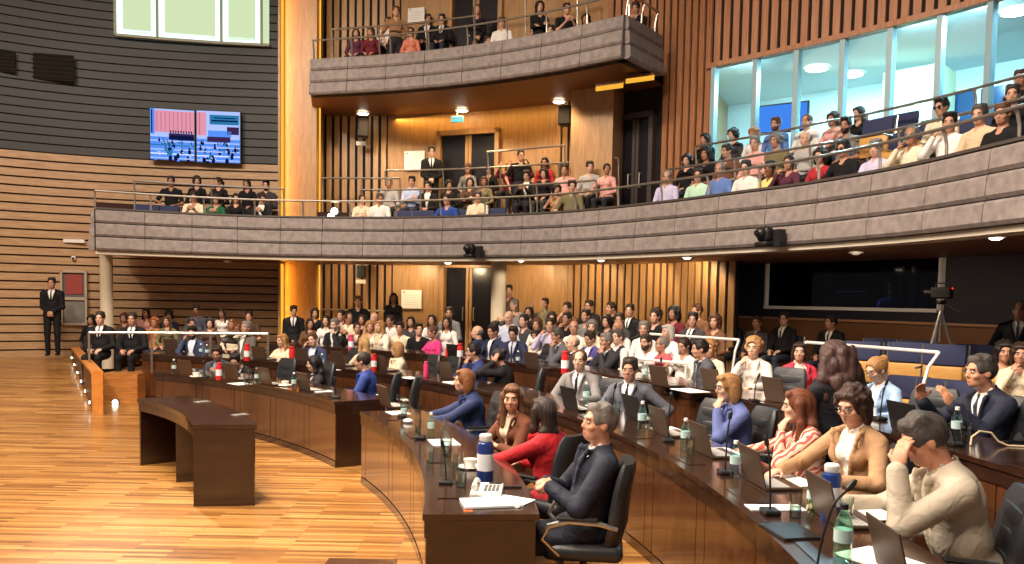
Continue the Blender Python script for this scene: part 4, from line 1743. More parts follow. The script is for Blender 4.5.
def beard_mesh():
    f = Field(.006)
    f.ell((0, .022, -.045), (.066, .076, .078), None, .01)
    f.ell((0, .045, -.085), (.045, .040, .034), None, .02)
    f.ell((0, .08, .0), (.075, .12, .045), None, .01, True)
    f.ell((0, .11, -.064), (.024, .03, .010), None, .006, True)
    f.ell((0, -.07, -.04), (.1, .075, .1), None, .01, True)
    P, Q = f.grow()
    return mesh_np('beard', P, Q, [M['hair']])


CACHE = {}


def cached(key, fn):
    if key not in CACHE:
        CACHE[key] = fn()
    return CACHE[key]


SKINS = [(200, 152, 128), (184, 136, 112), (208, 164, 140), (170, 122, 98), (190, 144, 120)]
HAIRC = {'black': (26, 20, 18), 'dark': (44, 30, 24), 'brown': (84, 52, 34), 'auburn': (126, 76, 42), 'blond': (160, 116, 70), 'pale': (176, 138, 92), 'gray': (112, 106, 102), 'dgray': (70, 64, 61), 'white': (176, 170, 164), 'ginger': (168, 92, 48)}


def person(label, loc, yaw, sex='m', legs='sit', R='lap', L='lap', lean=0, side=0, head=(0, 0, 0), fat=1.0, twist=0,
           hair='short', hc='dark', skin=0, top='shirt', tc=(200, 200, 200), uc=(232, 230, 226), tie=None, pc=(34, 34, 40), skirt=False,
           glasses=None, beard=False, vox=.0125, fine=False, s=1.0, group=None, ztop=None, shoes=False, tmat=None, width=1.0):
    """one person; ztop (height of the crown) may stand in for the floor height in loc"""
    q = Pose(sex, legs, R, L, lean, side, head, fat, twist)
    hz = 0
    z = loc[2] if ztop is None else ztop - q.top * s
    root = thing('person', label, 'person', (loc[0], loc[1], z), math.radians(yaw), group)
    root.scale = (s * width, s, s)
    key = q.key + (vox,)
    def put(name, me, col, par=root):
        o = link(name, me, par)
        o.color = lin(col) if len(col) == 3 else col
        return o
    sk = SKINS[skin % 5] if isinstance(skin, int) else skin
    put('body', cached(('body',) + key, lambda: body_mesh(q, vox, fine)), sk)
    HM = Matrix.Translation(Vector(q.H)) @ Matrix(q.HR.tolist()).to_4x4() @ Matrix.Scale(.97 if sex == 'f' else 1.0, 4)
    hcol = HAIRC[hc] if isinstance(hc, str) else hc
    def puth(name, me, col):
        o = put(name, me, col); o.matrix_local = HM
        return o
    if hair:
        puth('hair', cached(('hair', hair, fine), lambda: hair_mesh(hair, .006 if fine else .009)), hcol)
    if beard:
        puth('beard', cached(('beard',), beard_mesh), hcol)
    if glasses:
        def mk():
            me = bpy.data.meshes.new('glasses'); g = glasses_mesh(glasses == 'dark')
            me.from_pydata(g.v, [], g.f); me.materials.append(M['black_plastic']); return me
        puth('glasses', cached(('gl', glasses), mk), (20, 20, 20))
    nm = {'suit': 'jacket', 'blazer': 'jacket', 'coat': 'jacket', 'shirt': 'shirt', 'blouse': 'blouse', 'tee': 'tee_shirt', 'sleeveless': 'sleeveless_top', 'vest': 'vest'}[top]
    tm = tmat or (M['suiting'] if top in ('suit', 'blazer', 'coat') else M['cloth'])
    put(nm, cached(('top', top, tm.name) + key, lambda: mesh_np(nm, *top_mesh(q, vox, top), [tm])), tc)
    if top in ('suit', 'blazer', 'coat', 'vest'):
        kind = 'under' if top != 'vest' else 'shirt'
        put('shirt', cached(('under', kind) + key, lambda: mesh_np('shirt', *top_mesh(q, vox, kind), [M['cloth']])), uc)
        if tie:
            put('tie', cached(('tie',) + key, lambda: mesh_np('tie', *tie_mesh(q), [M['cloth']])), tie)
    put('skirt' if skirt else 'trousers', cached(('legs', skirt) + key, lambda: mesh_np('trousers', *legs_mesh(q, vox, skirt), [M['suiting']])), pc)
    if shoes:
        def mks():
            m = shoe_mesh(q); me = bpy.data.meshes.new('shoe'); me.from_pydata(m.v, [], m.f); me.materials.append(M['black_plastic']); me.shade_smooth(); return me
        put('shoes', cached(('shoes',) + key, mks), (20, 20, 22))
    return root, q
# ------------------------------------------------------------------ the public: every seat-holder one thing
STAGE = (-8.5, 3.5)
CN = {'black': (24, 23, 26), 'white': (228, 224, 220), 'cream': (226, 212, 186), 'pale blue': (176, 190, 222), 'light grey': (176, 174, 172), 'grey': (126, 124, 124),
      'dark grey': (64, 62, 66), 'navy': (34, 40, 66), 'blue': (96, 124, 184), 'bright blue': (44, 72, 150), 'red': (164, 44, 54), 'pink': (226, 168, 160), 'pinkish red': (186, 84, 96),
      'plum': (88, 44, 62), 'maroon': (104, 34, 46), 'brown': (110, 76, 54), 'tan': (190, 150, 108), 'beige': (204, 182, 150), 'olive': (122, 112, 84), 'mint': (190, 226, 200),
      'yellow': (226, 208, 130), 'lavender': (196, 190, 220), 'salmon': (214, 130, 108), 'green': (36, 96, 66), 'hot pink': (222, 60, 132), 'purple': (96, 76, 160), 'orange': (206, 132, 74),
      'dim brown': (84, 62, 50), 'slate': (96, 104, 124)}
GN = {'shirt': 'shirt', 'tee': 'T-shirt', 'blouse': 'top', 'suit': 'suit', 'blazer': 'jacket', 'sleeveless': 'sleeveless top', 'vest': 'vest', 'coat': 'coat'}
ORD = 'first second third fourth fifth sixth seventh eighth ninth tenth eleventh twelfth thirteenth fourteenth fifteenth sixteenth seventeenth eighteenth'.split()
POSES = {'lap': ('lap', 'lap', ''), 'cross': ('cross', 'crossb', ', arms crossed'), 'chin': ('chin', 'lap', ', hand at chin'), 'chinl': ('lap', 'chin', ', hand at chin'),
         'cheek': ('cheek', 'lap', ', hand on cheek'), 'phone': ('phone', 'phone', ', with phone'), 'phoneup': ('up', 'up', ', hands raised'), 'clasp': ('lapc', 'lapc', ''),
         'rest': ('arest', 'lap', ''), 'desk': ('desk', 'desk', ''), 'ear': ('ear', 'lap', ', hand at the ear')}
# row: kind, distance, phrase
ROWS = {
    'U0': ('up', 1.35, "top balcony's front"), 'U1': ('up', 2.0, "top balcony's back"),
    'L0': ('bal', .78, "left balcony's front row"), 'L1': ('bal', 1.6, "left balcony's back row"),
    'M0': ('bal', .78, "central gallery's front row"), 'M1': ('bal', 1.6, "central gallery's second row"), 'M2': ('bal', 2.3, "central gallery's back row"),
    'R0': ('bal', .78, "right balcony's front row"), 'R1': ('bal', 1.55, "right balcony's second row"), 'R2': ('bal', 2.3, "right balcony's window row"),
    'A0': ('R', 14.3, "front row under left balcony"), 'A1': ('R', 15.2, "back row under left balcony"),
    'C0': ('R', 14.4, "front row left of column"), 'C1': ('R', 15.2, "middle row left of column"), 'C2': ('R', 16.1, "back row left of column"),
    'B0': ('R', 15.0, "front row right of column"), 'B1': ('R', 15.9, "middle row right of column"), 'B2': ('R', 16.9, "slat-wall row right of column"),
    'D': ('R', 18.4, "dim row below dark booth window"),
}
TABLE = """
U0 356 28 f long dark blouse plum lap
U0 371 27 f long dark blouse maroon lap
U0 411 27 f tail dark blouse salmon clasp
U0 475 38 f long black blouse black lap
U0 488 36 m short dark shirt tan lap
U0 502 17 m short brown shirt white lap
U0 534 27 f tail brown blouse tan lap
U0 551 25 m short dark shirt grey lap
U0 586 14 f wavy dark blouse salmon lap
U0 636 2 m short dark tee black phone
U1 388 17 m short brown shirt white lap
U1 428 14 m short dark blazer black lap
U1 442 14 m short dark suit black lap
L1 171 176 m short dark tee black rest
L1 197 176 f wavy dark blouse black lap
L1 218 177 f tail dark blouse black lap -45
L1 247 179 f long dark blouse black lap -20
L1 266 180 m quiff black shirt dark_grey lap 0 beard
L0 194 191 m short dark tee cream phone 0 glasses
L0 216 194 f wavy dark blouse green phone
L0 236 193 f long black blouse black lap
L0 262 193 m short dark blazer black phone
M0 362 194 f tail dark blouse cream cross
M0 380 193 m short dgray shirt white lap
M0 447 194 m short black tee bright_blue rest
M0 478 191 m short dgray shirt cream cross
M0 557 184 f wavy black sleeveless tan chin 30
M0 572 180 m short dark shirt olive rest 25
M1 389 178 m short gray shirt light_grey chin
M1 412 176 m quiff black shirt pale_blue cross
M1 428 181 m short black blazer black clasp
M1 449 180 f wavy black blouse black lap
M1 470 177 f long dark blouse dim_brown cross
M1 484 176 f long brown blouse olive lap
M1 527 170 m short dark blazer black phone
M1 544 168 f wavy dark blouse black lap
M1 565 164 m short dark shirt pink clasp
M1 590 161 m short dark tee light_grey lap 25
M1 607 163 f tail dark shirt pink rest 25
M2 468 164 f wavy brown blouse grey lap
M2 489 164 f long black blouse black lap 0 dark
M2 509 161 f wavy blond blouse maroon phoneup
M2 525 160 f wavy dark blouse maroon phoneup
M2 545 157 f long dark blouse red lap
R0 667 170 m receding gray shirt lavender lap 25
R0 698 168 m short dark shirt mint lap 25
R0 720 162 m receding gray shirt blue lap 20
R0 746 160 m short dark shirt white lap 15
R0 770 161 m short black shirt yellow lap
R0 789 155 f tail dark blouse plum chin
R0 820 148 f wavy black blouse red lap
R0 844 140 m short black tee black rest 0 dark
R0 876 139 m short gray shirt lavender cross
R0 912 126 m receding gray shirt cream chin 20
R0 950 112 m quiff black shirt white chin 25
R0 980 104 m short dgray shirt beige clasp 20
R0 1003 103 m short brown tee black lap 15
R1 687 154 f wavy black blouse black lap
R1 706 147 m puff black tee black lap
R1 727 144 m short dark tee brown lap
R1 755 136 m short gray shirt pink lap 15
R1 776 133 m curly gray tee olive lap
R1 806 131 m bald gray shirt light_grey clasp
R1 846 117 m quiff black tee grey chin 20 beard
R1 942 98 m quiff black shirt cream lap 0 dark
R1 1013 84 m short dark shirt black lap
R2 705 133 f long black blouse black lap
R2 733 128 f wavy black blouse dark_grey lap
R2 754 127 f wavy blond blouse white lap
R2 776 117 m short brown shirt blue lap 0 beard
R2 807 114 m receding brown shirt white clasp
R2 833 112 f wavy dark blouse pink lap
R2 859 106 f long black blouse black lap
R2 1021 69 m short dark tee black lap
A0 154 317 f wavy ginger blouse orange chin
A0 167 316 f long brown blouse olive lap
A0 191 318 m short dark tee dark_grey lap
A0 210 318 f wavy dark blouse dim_brown lap
A0 232 319 f long auburn blouse cream lap
A1 91 315 f wavy black blouse black lap
A1 124 313 f wavy brown blouse brown lap
A1 146 308 f long dark blouse pink lap
A1 169 310 f wavy black blouse navy phone
A1 196 305 m short dark shirt slate lap
A1 222 308 f long dark sleeveless white lap
A1 249 311 m short black tee dim_brown lap
C0 310 318 f long dark blouse brown lap
C0 326 315 f long dark blouse white lap
C0 349 312 m receding dark shirt cream phone
C0 357 322 f tail dark blouse plum lap
C0 370 321 f wavy blond blouse tan lap
C0 400 322 m quiff black shirt cream lap
C0 419 323 m quiff black tee black lap
C0 447 316 f long dark blouse white lap
C1 315 308 f wavy black blouse black lap
C1 341 310 m short dark tee dim_brown lap
C1 362 314 f long dark blouse black lap
C1 374 312 m bald dark tee tan lap
C1 390 315 m short dark shirt white lap
C1 411 316 f long black blouse dark_grey lap
C1 432 314 f long dark blouse white lap
C1 449 307 m short dark shirt grey lap
B0 524 314 m short dark tee dark_grey lap
B0 537 318 f wavy brown blouse white lap 15
B0 550 318 m short dark shirt lavender chin 25
B0 536 330 f wavy dark blouse cream lap -5
B0 574 320 m bald gray shirt white lap 30
B0 592 320 f wavy gray blouse cream lap 30
B0 618 320 m bald gray shirt white lap
B0 644 321 m short gray shirt white lap 35
B0 668 324 f bob white blouse white lap -10
B1 529 306 f long black blouse black lap
B1 552 312 f wavy dark blouse dark_grey lap
B1 567 312 m short black tee black chin
B1 586 309 m short dark tee grey lap
B1 607 315 f wavy black blouse black lap
B1 619 313 m short dark tee dark_grey lap
B1 655 309 m short dark tee black lap
B1 674 306 f puff black tee maroon lap
B1 693 312 m short black suit dark_grey lap 30
B1 715 314 f wavy brown blouse brown lap
B2 509 285 m short dark tee dim_brown lap
B2 514 299 m short gray shirt grey lap
B2 545 298 m short dark shirt olive phoneup
B2 567 302 m short dark tee brown chin
B2 589 300 m short dark blazer black lap 0 glasses
B2 611 302 m short dark tee black lap
B2 630 304 m short dark suit black lap
B2 656 308 f wavy dark blouse dim_brown lap
B2 697 304 m short brown tee brown lap
D 731 313 m short dark shirt black lap
D 757 316 m short dark shirt dark_grey lap 20
D 784 312 m short dark suit black lap 20 glasses
D 831 315 m short black suit black lap
D 858 348 m bald dark shirt dark_grey lap
"""


def where_at(row, px, py):
    kind, d, ph = ROWS[row]
    if kind == 'bal':
        return at_y(px, py, tab(BAL_T, px) + 1.2 * d)
    if kind == 'up':
        return at_y(px, py, tab(UP_T, min(px, 617)) + 1.15 * d)
    return at_R(px, py, d)


def settle(pt, yaw, kw):
    """root position so that the head stands at pt"""
    q = Pose(kw.get('sex', 'm'), kw.get('legs', 'sit'), kw.get('R', 'lap'), kw.get('L', 'lap'), kw.get('lean', 0), kw.get('side', 0), kw.get('head', (0, 0, 0)), kw.get('fat', 1.0), kw.get('twist', 0))
    s = kw.get('s', 1.0); r = math.radians(yaw)
    hx, hy = q.H[0] * s, q.H[1] * s
    return Vector((pt.x - (hx * math.cos(r) - hy * math.sin(r)), pt.y - (hx * math.sin(r) + hy * math.cos(r)), 0))


ents = {}
for ln in TABLE.strip().split('\n'):
    t_ = ln.split()
    ents.setdefault(t_[0], []).append(t_)
k_ = 0
for row, L in ents.items():
    L.sort(key=lambda e: float(e[1]))
    for i, e in enumerate(L):
        px, py, sex, hair, hc, top, col, pose = float(e[1]), float(e[2]), e[3], e[4], e[5], e[6], e[7].replace('_', ' '), e[8]
        hyaw = float(e[9]) if len(e) > 9 else random.choice((0, 0, 15, -15, 25))
        ext = e[10] if len(e) > 10 else ''
        R_, L_, words_ = POSES[pose]
        pt = where_at(row, px, py)
        yaw = heading(pt.x, pt.y, *STAGE)
        # the galleries look down and across the floor
        if row[0] in 'LMUAC':
            yaw = heading(pt.x, pt.y, -4.5, 3.0)
        hp = 8 if row[0] in 'ULMR' else 0
        kw = dict(sex=sex, R=R_, L=L_, head=(15 * round(hyaw / 15), hp if pose != 'phone' else 20, 0), hair=hair, hc=hc, top=top, tc=CN[col], skin=k_ % 5 if col not in ('yellow',) else (128, 84, 62),
                  glasses=ext if ext == 'dark' else ('clear' if ext == 'glasses' else None), beard=ext == 'beard', s=.98 if sex == 'm' else .95)
        if top in ('suit',):
            kw['tie'] = (40, 40, 48)
        kw['pc'] = random.choice(((36, 36, 42), (44, 48, 66), (60, 56, 52), (30, 30, 34)))
        p = settle(pt, yaw, kw)
        art = f"person in {col} {GN[top]}{words_}, {ORD[i]} from left in {ROWS[row][2]}"
        person(art, p, yaw, ztop=pt.z, group='seated public', **kw)
        k_ += 1

# standing people in the galleries
def stander(label, px, py, Y, yaw, **kw):
    pt = at_y(px, py, Y)
    kw['legs'] = 'stand'
    p = settle(pt, yaw, kw)
    return person(label, p, yaw, ztop=pt.z, **kw)


USH = dict(R='clasp', L='clasp', top='suit', tc=(20, 20, 23), tie=(18, 18, 20), pc=(20, 20, 23), hc='black', hair='short', shoes=True)
stander('person in black suit standing with clasped hands against the left slatted wall', 51.5, 277.5, 18.0, 196, skin=1, vox=.011, **USH)
stander('person in black suit standing beside the dark double door in the central gallery', 431.7, 146.5, 18.95, 186, skin=2, glasses='clear', **USH)
stander('person in black standing at the slatted recess below the balcony', 358, 296, 18.6, 190, R='lap', L='lap', hair='short', hc='brown', top='tee', tc=(24, 24, 26), skin=0)
stander('person in black with long hair standing beside the lower white notice', 393.6, 292.5, 18.7, 190, sex='f', R='clasp', L='clasp', hair='long', hc='black', top='blouse', tc=(26, 26, 28))
stander('person in black standing at the back of the central gallery, only head visible', 521, 150, 18.1, 190, R='down', L='down', hair='short', hc='black', top='tee', tc=(24, 24, 26))
stander('person in tan top standing against the back wall of the top balcony', 396, 6, 18.9, 190, R='down', L='down', hair='short', hc='brown', top='tee', tc=(150, 112, 78))
stander('person in dark top standing in the doorway of the top balcony', 477, 4, 18.5, 190, sex='f', R='clasp', L='clasp', hair='long', hc='brown', top='blouse', tc=(34, 32, 36))
stander('person in black with dark hair standing at the rear rail of the top balcony', 540, 1, 17.5, 190, sex='f', R='cross', L='crossb', hair='wavy', hc='black', top='blouse', tc=(26, 26, 30))
stander('person in black holding white paper near the end of the top balcony', 567, 3, 17.1, 190, R='phone', L='phone', hair='short', hc='dark', top='tee', tc=(26, 26, 30))
stander('person in dark suit standing at the right edge beside the dark booth', 1020, 300.5, 10.7, 140, R='down', L='down', hair='receding', hc='dgray', top='suit', tc=(24, 26, 34), tie=(60, 70, 110), pc=(24, 26, 34), skin=3)
stander('person in pale blue shirt inside the dark booth, behind the glass', 893, 283, 15.0, 160, R='desk', L='desk', hair='short', hc='dark', top='shirt', tc=(120, 140, 200))
# ushers on chairs at the left end, and the one by the pillar
for px, py, lab, sk in ((100, 311.5, 'person in black suit seated on the left platform, nearest the ramp parapet', 2), (132, 312.5, 'person in black suit and tie seated on the platform behind the rail post', 1)):
    pt = at_y(px, py, 15.2)
    kw = dict(R='lap', L='lap', top='suit', tc=(22, 22, 26), tie=(20, 20, 24), pc=(20, 20, 24), hair='short', hc='dark', skin=sk, head=(0, 0, 0), vox=.011, shoes=True)
    p = settle(pt, 186, kw)
    person(lab, p, 186, ztop=pt.z, **kw)
pt = at_R(293.7, 305.5, 15.6)
kw = dict(R='clasp', L='clasp', top='suit', tc=(22, 22, 26), tie=(24, 24, 30), pc=(20, 20, 24), hair='quiff', hc='black', head=(15, 12, 0))
p = settle(pt, 190, kw)
person('person in black suit seated in front of the amber-lit wood pillar', p, 190, ztop=pt.z, **kw)
# ------------------------------------------------------------------ the members at the desks
S1, S2, S3 = R1 + .93, R2 + .93, R3 + .92
FLOOR_OF = {1: 0.0, 2: F2, 3: F3}
member_pos = {}


def member(key, label, px, py, row, yaw, Y=None, chair=None, dyaw=0, **kw):
    pt = at_y(px, py, Y) if Y else at_R(px, py, {1: S1, 2: S2, 3: S3, 4: R3 + 1.7, 5: 16.6}[row])
    kw.setdefault('vox', .0095)
    p = settle(pt, yaw, kw)
    root, q = person(label, p, yaw, ztop=pt.z, **kw)
    member_pos[key] = (p, yaw)
    if chair:
        office_chair(p.x, p.y, max(root.location.z - .02, FLOOR_OF.get(row, .25)), yaw + dyaw, chair)
    return root


FINE = dict(fine=True, vox=.0065)
# --- row 1, near block
member('fg', 'person in dark navy suit and tie leaning back with interlaced fingers, nearest the telephone desk', 599, 402.5, 1, 97, Y=4.9, sex='m', R='inter', L='inter', lean=-7,
       head=(12, -8, 0), hair='side', hc='gray', top='suit', tc=(36, 40, 54), tie=(62, 68, 82), pc=(34, 36, 48), skin=(206, 150, 122), shoes=True, fat=1.05,
       chair='black office chair of the reclining person in dark navy suit', dyaw=-14, **FINE)
member('red', 'person in bright red jacket seen from behind, long dark hair, turned to neighbour', 544, 396, 1, 52, Y=6.0, sex='f', R='desk', L='reach', lean=6, head=(-28, 0, 0), hair='straight', hc='dark',
       top='coat', tc=(178, 32, 40), uc=(178, 32, 40), skin=0, pc=(30, 30, 36), chair='black office chair behind the bright red jacket', dyaw=0, **FINE)
member('brownj', 'person in brown jacket with long straight hair, facing the red jacket', 512, 383.5, 1, 128, Y=6.95, sex='f', R='desk', L='cross', lean=5, head=(44, 4, 0), hair='straight', hc=(112, 74, 48),
       top='blazer', tc=(112, 66, 44), uc=(216, 196, 168), skin=(222, 168, 140), **FINE)
member('auburn', 'person in dark blue jacket with short auburn hair reaching onto the desk, in profile', 464, 368.5, 1, 98, Y=8.17, sex='f', R='reach', L='reach', lean=10, head=(0, 0, 0), hair='bob', hc='auburn',
       top='coat', tc=(44, 56, 96), uc=(44, 56, 96), skin=(216, 160, 130), fine=True, vox=.0075, chair='black office chair behind the dark blue jacket and auburn hair', dyaw=6)
# --- row 1, far block
member('mate', 'person in dark grey jacket bending to a red and white mate jug', 217, 345.5, 1, 175, R='desk', L='phone', lean=12, head=(10, 18, 0), hair='short', hc='dark', top='blazer', tc=(70, 72, 82), uc=(140, 150, 170), skin=1)
member('leanb', 'person in black jacket leaning over a laptop beside the red and white jug', 235, 353, 1, 150, R='desk', L='desk', lean=26, head=(35, 22, 0), hair='short', hc='black', top='blazer', tc=(28, 28, 32), skin=1)
member('blackhair', 'person in dark grey jacket with long black hair at the front-row laptop', 313.6, 355, 1, 120, sex='f', R='type', L='type', head=(-15, 8, 0), hair='straight', hc='black', top='blazer', tc=(52, 50, 54), uc=(200, 180, 170), skin=2,
       chair='black office chair behind the dark grey jacket and long black hair')
member('brightblue', 'person in bright blue suit seen side-on at the end of the front row', 362, 351.5, 1, 92, R='desk', L='desk', lean=6, head=(0, 5, 0), hair='receding', hc='dark', top='suit', tc=(44, 64, 132), tie=(30, 40, 90), skin=1, vox=.0085)
# --- row 2, left to right
member('r2a', 'person in blue jacket, hand over face, at the second-row far left end', 192.5, 326, 2, 178, R='cheek', L='desk', head=(0, 12, 0), hair='quiff', hc='black', top='blazer', tc=(58, 68, 98), uc=(226, 228, 236), beard=True, skin=1)
member('r2b', 'person in grey jacket leaning back with hand on head, behind red-blue flask', 246, 321, 2, 150, R='ear', L='lap', lean=-12, side=8, head=(10, -10, 0), hair='short', hc='gray', top='blazer', tc=(92, 84, 80), uc=(226, 220, 214), skin=3)
member('r2c', 'person in cream top with long blond hair beside a red flask', 282, 333.5, 2, 160, sex='f', R='desk', L='desk', head=(-20, 6, 0), hair='long', hc='blond', top='blouse', tc=(222, 206, 176), skin=2)
member('r2d', 'person in navy jacket with hand on face beside a red flask', 312.6, 332.5, 2, 160, R='cheek', L='desk', lean=8, head=(10, 4, 10), hair='short', hc='brown', top='blazer', tc=(52, 60, 92), uc=(216, 222, 236), skin=2)
member('r2e', 'person with pale blond hair seen from behind in the second row, cream top', 364, 336.5, 2, 40, sex='f', R='desk', L='desk', head=(0, 0, 0), hair='straight', hc='pale', top='blouse', tc=(222, 206, 176), skin=2)
member('r2f', 'person in cream jacket with blond bob, arms folded, left of the pink bottle', 397, 341.5, 2, 110, sex='f', R='cross', L='crossb', head=(-30, 0, 0), hair='bob', hc='blond', top='coat', tc=(222, 210, 182), uc=(222, 210, 182), skin=2, vox=.0085)
member('r2g', 'person in royal blue suit with hand at mouth, right of the pink bottle', 473, 343, 2, 100, R='reach', L='chin', lean=8, head=(5, 0, 0), hair='short', hc='black', top='suit', tc=(50, 62, 112), skin=1, vox=.0085)
member('r2h', 'person in black with dark hair tied up, hand at ear, seen from behind', 498, 348, 2, 70, sex='f', R='desk', L='ear', lean=12, head=(0, 12, 0), hair='bun', hc='black', top='coat', tc=(30, 30, 34), uc=(30, 30, 34), skin=1, vox=.0085)
member('grey1', 'person in light grey suit, balding, seated at second-row desk looking sideways', 580, 349.5, 2, 150, R='desk', L='deskw', head=(10, 0, 0), hair='receding', hc='brown', top='suit', tc=(126, 122, 122), uc=(206, 206, 214), tie=(34, 32, 38), skin=2, fine=True, vox=.0085,
       chair='black office chair behind the balding person in light grey suit')
member('grey2', 'person in grey suit and black tie with one arm over a chair back', 630, 357.5, 2, 152, R='desk', L='back', head=(5, 2, 0), hair='side', hc='dark', top='suit', tc=(92, 94, 104), uc=(232, 232, 236), tie=(28, 28, 34), skin=1, fine=True, vox=.0085, fat=1.05,
       chair='black office chair behind the person in grey suit and black tie')
member('peri', 'person in periwinkle blue jacket, hand at mouth, blond hair, glasses, behind laptop', 728, 373, 2, 97, sex='f', R='lap', L='chin', lean=8, head=(0, 2, 0), hair='bob', hc='blond', top='coat', tc=(96, 108, 164), uc=(96, 108, 164), skin=2, glasses='clear', fine=True, vox=.0075,
       chair='black office chair behind the periwinkle blue jacket')
member('print', 'person in red and cream printed blouse with long auburn hair, hand at chin', 798, 388, 2, 78, Y=5.66, sex='f', R='reach', L='chin', lean=8, head=(0, 4, 0), hair='straight', hc=(112, 62, 40), top='blouse', tc=(230, 190, 170), tmat=M['print'], skin=2,
       chair='black office chair behind the printed blouse', dyaw=-8, **FINE)
member('beigew', 'person in beige jacket and white blouse with short brown hair and glasses, looking down', 853, 385.5, 2, 118, Y=4.95, sex='f', R='deskw', L='desk', lean=6, head=(6, 14, 0), hair='wavy', hc=(58, 36, 30), top='blazer', tc=(178, 140, 104), uc=(232, 224, 212), skin=(222, 168, 142), glasses='clear',
       chair='black office chair between printed blouse and beige jacket', dyaw=-40, **FINE)
member('beigem', 'person in pale beige jacket with bowed head, fingers on forehead, nearest to viewer', 925, 412.5, 2, 80, Y=4.0, R='reach', L='brow', lean=16, head=(0, 28, 0), hair='side', hc='dgray', top='coat', tc=(184, 172, 154), uc=(184, 172, 154), skin=(208, 146, 116), pc=(40, 42, 50), fat=1.08, s=1.07,
       chair='black office chair at the right edge behind the pale beige jacket', dyaw=-10, **FINE)
# the person standing in the gap between rows two and three
pt = at_y(834, 339.5, 5.9)
kw = dict(sex='f', legs='stand', R='cross', L='crossb', lean=4, head=(0, 8, 0), hair='longwavy', hc=(66, 40, 36), top='coat', tc=(26, 26, 32), uc=(26, 26, 32), vox=.0085, s=1.06, shoes=True, width=1.1)
p = settle(pt, 20, kw)
person('person in black standing with back turned, long wavy brown hair, between second and third rows', p, 20, ztop=pt.z, **kw)
# --- row 3
member('r3a', 'person in dark suit with grey hair and beard, hand at mouth, beside pink flask', 334.6, 318.5, 3, 160, R='lap', L='chin', head=(0, 4, 0), hair='short', hc='gray', top='suit', tc=(30, 30, 36), beard=True, skin=2)
member('r3b', 'person in white jacket with long blond hair, third row, left of hot pink top', 380, 320, 3, 150, sex='f', R='desk', L='desk', head=(-10, 0, 0), hair='long', hc='blond', top='coat', tc=(226, 218, 204), uc=(210, 190, 160), skin=2)
member('r3c', 'person in hot pink top with hair tied back, turned sideways', 432, 325.5, 3, 130, sex='f', R='desk', L='rest' if False else 'lap', lean=4, head=(-10, 6, 12), hair='bun', hc='brown', top='blouse', tc=CN['hot pink'], skin=3, vox=.0085)
member('r3d', 'bald person in navy suit with back to the column', 477, 325, 3, 70, R='desk', L='desk', head=(20, 0, 0), hair='bald', hc='gray', top='coat', tc=(44, 50, 80), uc=(44, 50, 80), skin=2)
member('r3e', 'person in navy suit with black hair beside the bald person in navy', 493, 324, 3, 130, R='desk', L='lap', head=(0, 10, 0), hair='short', hc='black', top='suit', tc=(38, 44, 72), skin=1)
member('r3f', 'person in navy suit and tie looking down, in front of the pale blue shirt', 513.5, 326, 3, 160, R='desk', L='desk', head=(0, 16, 0), hair='quiff', hc='dark', top='suit', tc=(40, 46, 76), tie=(70, 60, 80), uc=(190, 196, 214), skin=1)
member('r3s', 'bald person in pale blue shirt just right of the column', 508.7, 310.5, 4, 150, R='phone', L='lap', head=(0, 10, 0), hair='bald', hc='gray', top='shirt', tc=(190, 200, 226), skin=2)
member('r3g', 'person in grey suit, hand at chin, left of the red flask', 557, 327.5, 3, 110, R='desk', L='chin', lean=8, head=(0, 6, 0), hair='side', hc='dgray', top='suit', tc=(90, 90, 96), skin=3)
member('r3h', 'bald person in dark jacket half hidden behind the red flask', 572.5, 334.5, 3, 100, R='desk', L='lap', head=(0, 6, 0), hair='bald', hc='gray', top='blazer', tc=(52, 50, 54), skin=2, Y=11.9)
member('r3i', 'person in purple-blue jacket looking down beside the dark-suited person holding chin', 590, 331, 4, 130, R='desk', L='lap', head=(0, 14, 0), hair='short', hc='dark', top='blazer', tc=(80, 72, 140), skin=1)
member('r3j', 'person in dark suit with grey-blond hair, hand over mouth, third row', 606, 332.5, 3, 120, R='desk', L='chin', lean=4, head=(0, 0, 0), hair='side', hc='gray', top='suit', tc=(44, 44, 48), skin=3, vox=.0085)
member('r3k', 'person in dark vest over white shirt, greying hair, behind the grey suits', 618, 329, 4, 110, R='lap', L='lap', head=(15, 0, 0), hair='short', hc='dgray', top='vest', tc=(52, 50, 54), uc=(226, 222, 218), skin=2)
member('r3l', 'person in white shirt with dark beard behind the low white railing', 646, 334.5, 4, 140, R='lap', L='lap', side=6, head=(0, 0, 8), hair='short', hc='dark', top='shirt', tc=(226, 222, 220), beard=True, skin=1)
member('r3m', 'person in pinkish red shirt with grey hair behind an open laptop', 662, 336, 4, 110, R='lap', L='lap', head=(-10, 0, 0), hair='receding', hc='gray', top='shirt', tc=CN['pinkish red'], skin=3, fat=1.1)
member('r3n', 'person in white top with dark tied hair, looking down, beside pinkish red shirt', 684, 337, 4, 130, sex='f', R='phone', L='lap', head=(0, 16, 0), hair='tail', hc='dark', top='blouse', tc=(226, 220, 212), skin=1)
member('r3o', 'person in grey jacket with black hair in profile at the third-row laptop', 700, 339, 3, 92, R='type', L='type', lean=8, head=(0, 4, 0), hair='short', hc='black', top='suit', tc=(76, 78, 88), skin=1, vox=.0085)
member('r3p', 'person with blond hair and cream top half hidden behind the grey jacket', 710, 339.5, 4, 150, sex='f', R='lap', L='lap', hair='wavy', hc='blond', top='blouse', tc=(228, 216, 192), skin=2)
member('r3q', 'person in white jacket with curly blond hair, hands at mouth', 754, 337, 3, 142, sex='f', R='chin', L='desk', head=(5, 0, 0), hair='curly', hc='blond', top='coat', tc=(226, 216, 208), uc=(226, 216, 208), skin=2, fine=True, vox=.0085)
